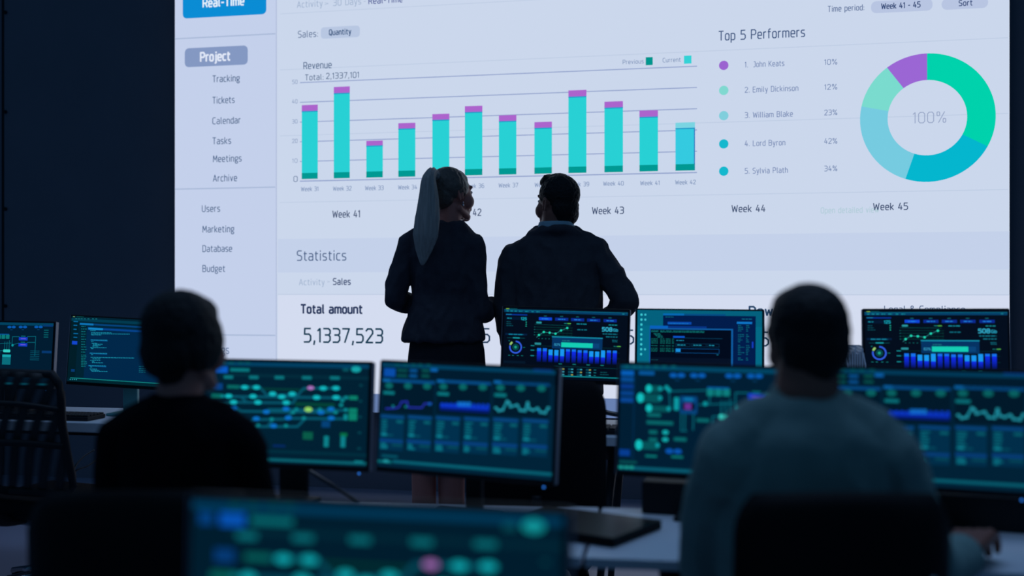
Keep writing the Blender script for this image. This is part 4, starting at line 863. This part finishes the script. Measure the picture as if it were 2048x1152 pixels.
# --- seated person in the pale shirt
Y1 = 2.22
w3 = thing('person', 'seated person with short dark hair in a pale shirt, right hand on the desk', 'person', (P(1612, 583, Y1).x, Y1, 0))
bm = bmesh.new(); KM = .97; hc = P(1613, 680, 2.28)
R, c = head_parts(bm, hc, math.radians(2), math.radians(-3), KM)
seg(bm, P(1616, 715, 2.26), P(1613, 800, 2.23), .061, .066)
torso(bm, [(800, 1612, 68, .06), (850, 1612, 150, .08), (930, 1612, 160, .10), (1060, 1614, 150, .10), (1200, 1616, 150, .11), (1320, 1616, 160, .12), (1420, 1616, 165, .12)], Y1)
seatz = .555
hx = P(1616, 583, Y1).x
for sx in (-1, 1):
    kx = hx+sx*.14; chain(bm, [Vector((hx+sx*.09, Y1-.02, .55)), Vector((kx, Y1+.42, .53)), Vector((kx, Y1+.38, .10))], [.085, .062, .042]); chain(bm, [Vector((kx, Y1+.38, .07)), Vector((kx, Y1+.56, .04))], [.04, .03])
ls, le, lw = P(1462, 922, 2.20), P(1412, 1130, 2.34), P(1500, 1128, 2.62)
rs_, re, rw = P(1768, 926, 2.20), P(1852, 1150, 2.24), P(1928, 1108, 2.43)
lw.z = .735; rw.z = .738
chain(bm, [ls, le, lw], [.05, .045, .03]); chain(bm, [rs_, re, rw], [.05, .045, .03])
hand(bm, lw, (.35, .9, .0), (0, 0, 1), 1, 1, .6)
mouse_p = rw+Vector((.045, .075, 0)); mouse_p.z = .7005
hand(bm, rw+Vector((.0, .0, .012)), (.55, .80, .12), (-.15, .0, 1), -1, 1.22, .75, spread=.22)
attach(remesh('body', bm, .0045, 2, M_skind, w3), w3); eyes(w3, R, c, KM)
for o in w3.children:
    if o.name.startswith('eye'): attach(o, w3)
bm = bmesh.new()
torso(bm, [(796, 1612, 72, .072, .01), (810, 1612, 84, .08), (826, 1611, 112, .09), (842, 1611, 148, .10), (858, 1611, 176, .11), (880, 1611, 190, .118), (920, 1611, 192, .124), (1000, 1612, 188, .13), (1100, 1614, 182, .13), (1200, 1616, 178, .135), (1320, 1616, 176, .14), (1410, 1616, 180, .14)], Y1)
chain(bm, [ls, ls.lerp(le, .5), le, le.lerp(lw, .9)], [.076, .070, .060, .045]); chain(bm, [rs_, rs_.lerp(re, .5), re, re.lerp(rw, .92)], [.076, .068, .058, .044])
seg(bm, P(1530, 862, 2.21), ls, .07, .076); seg(bm, P(1700, 862, 2.21), rs_, .07, .076)
seg(bm, P(1552, 838, 2.22), P(1500, 880, 2.2), .055, .07); seg(bm, P(1672, 838, 2.22), P(1730, 882, 2.2), .055, .07)
attach(remesh('shirt', bm, .0065, 5, M_shirt, w3, folds=.008, fscale=8, seed=5), w3)
bm = bmesh.new(); torso(bm, [(772, 1612, 61, .066, .03), (790, 1612, 66, .072, .025), (806, 1612, 74, .078, .015), (816, 1612, 80, .082, .01)], Y1)
attach(remesh('shirt_collar', bm, .005, 2, M_shirt, w3), w3)
bm = bmesh.new()
for sx in (-1, 1): kx = hx+sx*.14; chain(bm, [Vector((hx+sx*.09, Y1-.02, .57)), Vector((kx, Y1+.42, .555)), Vector((kx, Y1+.38, .12))], [.10, .080, .065])
ell(bm, (hx, Y1-.02, .58), (.17, .13, .10)); attach(remesh('trousers', bm, .009, 4, M_suit, w3, folds=.004), w3)
for sx in (-1, 1):
    kx = hx+sx*.14; bm = bmesh.new(); seg(bm, (kx, Y1+.36, .05), (kx, Y1+.56, .042), .046, .036); attach(remesh('shoe', bm, .006, 3, M_leather, w3), w3)
bm = bmesh.new()
ell(bm, hp(0, -.016, .036, KM), (.080, .098, .083), R); ell(bm, hp(0, -.058, -.012, KM), (.073, .052, .075), R); ell(bm, hp(0, .012, .072, KM), (.066, .066, .044), R)
ell(bm, hp(0, -.03, .02, KM), (.081, .075, .07), R); seg(bm, hp(0, -.062, -.06, KM), hp(0, -.055, -.092, KM), .042, .034)
for q in (-1, 1): seg(bm, hp(q*.071, .018, .02, KM), hp(q*.070, .012, -.018, KM), .012, .008)
o = attach(remesh('hair', bm, .005, 3, M_dark, w3, folds=.0015, fscale=60), w3); o['label'] = 'short cropped dark hair'
# mouse in that hand
mo = thing('computer_mouse', 'small dark mouse under the right hand of the person in the pale shirt', 'mouse', mouse_p, -.5)
bm = bmesh.new(); ell(bm, (0, 0, .006), (.031, .055, .022)); bmesh.ops.bisect_plane(bm, geom=bm.verts[:]+bm.edges[:]+bm.faces[:], plane_co=(0, 0, .001), plane_no=(0, 0, -1), clear_outer=True)
bmesh.ops.holes_fill(bm, edges=bm.edges[:]); obj('shell', bm, M_black, mo, True)
bm = bmesh.new(); tube(bm, [(-.004, .03, .021), (.004, .03, .021)], .007, 12); obj('scroll_wheel', bm, M_edge, mo, True)

# --- seated person in black
Y1 = 2.50
w4 = thing('person', 'seated person in black with dark hair in a low bun, head turned right', 'person', (P(362, 583, Y1).x, Y1, 0))
bm = bmesh.new(); KM = 1.0; hc = P(370, 684, 2.52)
R, c = head_parts(bm, hc, -math.radians(20), math.radians(-2), KM, jaw=.86)
seg(bm, P(364, 720, 2.51), P(358, 800, 2.49), .050, .052)
torso(bm, [(800, 358, 50, .05), (850, 362, 105, .075), (930, 364, 105, .09), (1050, 364, 95, .09), (1180, 364, 105, .11), (1250, 364, 120, .12)], Y1)
hx = P(364, 583, Y1).x
for sx in (-1, 1):
    kx = hx+sx*.10; chain(bm, [Vector((hx+sx*.08, Y1-.02, .57)), Vector((kx, Y1+.40, .54)), Vector((kx, Y1+.36, .10))], [.08, .058, .04]); chain(bm, [Vector((kx, Y1+.36, .07)), Vector((kx, Y1+.5, .04))], [.038, .028])
ls, le, lw = P(246, 885, 2.5), P(238, 1060, 2.56), P(330, 1060, 2.80); rs_, re, rw = P(476, 890, 2.5), P(520, 1068, 2.58), P(470, 1050, 2.82)
lw.z = .735; rw.z = .735
chain(bm, [ls, le, lw], [.045, .04, .027]); chain(bm, [rs_, re, rw], [.045, .04, .027])
hand(bm, lw, (.3, .9, 0), (0, 0, 1), 1, .92, .5); hand(bm, rw, (-.3, .9, 0), (0, 0, 1), -1, .92, .5)
attach(remesh('body', bm, .0045, 2, M_skin, w4), w4); eyes(w4, R, c, KM)
for o in w4.children:
    if o.name.startswith('eye'): attach(o, w4)
bm = bmesh.new()
torso(bm, [(788, 358, 50, .06, 0), (800, 358, 62, .068), (812, 359, 84, .078), (826, 360, 108, .088), (842, 361, 124, .096), (870, 362, 128, .105), (930, 363, 124, .115), (1050, 364, 112, .115), (1180, 364, 122, .13), (1250, 364, 132, .14)], Y1)
chain(bm, [ls, ls.lerp(le, .5), le, le.lerp(lw, .92)], [.060, .056, .050, .038]); chain(bm, [rs_, rs_.lerp(re, .5), re, re.lerp(rw, .92)], [.060, .056, .052, .038])
seg(bm, P(300, 838, 2.5), ls, .05, .06); seg(bm, P(420, 838, 2.5), rs_, .05, .06)
attach(remesh('pullover', bm, .0065, 5, M_knit, w4, folds=.005, fscale=9, seed=2), w4)
bm = bmesh.new()
for sx in (-1, 1): kx = hx+sx*.10; chain(bm, [Vector((hx+sx*.08, Y1-.02, .58)), Vector((kx, Y1+.40, .555)), Vector((kx, Y1+.36, .12))], [.095, .072, .06])
ell(bm, (hx, Y1-.02, .59), (.165, .13, .10)); attach(remesh('trousers', bm, .009, 4, M_knit, w4), w4)
for sx in (-1, 1):
    kx = hx+sx*.10; bm = bmesh.new(); seg(bm, (kx, Y1+.34, .05), (kx, Y1+.52, .038), .042, .032); attach(remesh('shoe', bm, .006, 3, M_leather, w4), w4)
bm = bmesh.new()
ell(bm, hp(0, -.020, .034, KM), (.082, .096, .086), R); ell(bm, hp(0, -.060, -.016, KM), (.070, .050, .066), R); ell(bm, hp(0, .008, .064, KM), (.068, .068, .048), R)
for q in (-1, 1): ell(bm, hp(q*.056, -.010, .002, KM), (.031, .068, .07), R)
ell(bm, P(322, 712, 2.47), (.046, .044, .050)); ell(bm, P(345, 745, 2.47), (.034, .034, .038))
o = attach(remesh('hair', bm, .005, 4, M_dark, w4, folds=.002, fscale=40), w4); o['label'] = 'dark hair tied in a low bun'
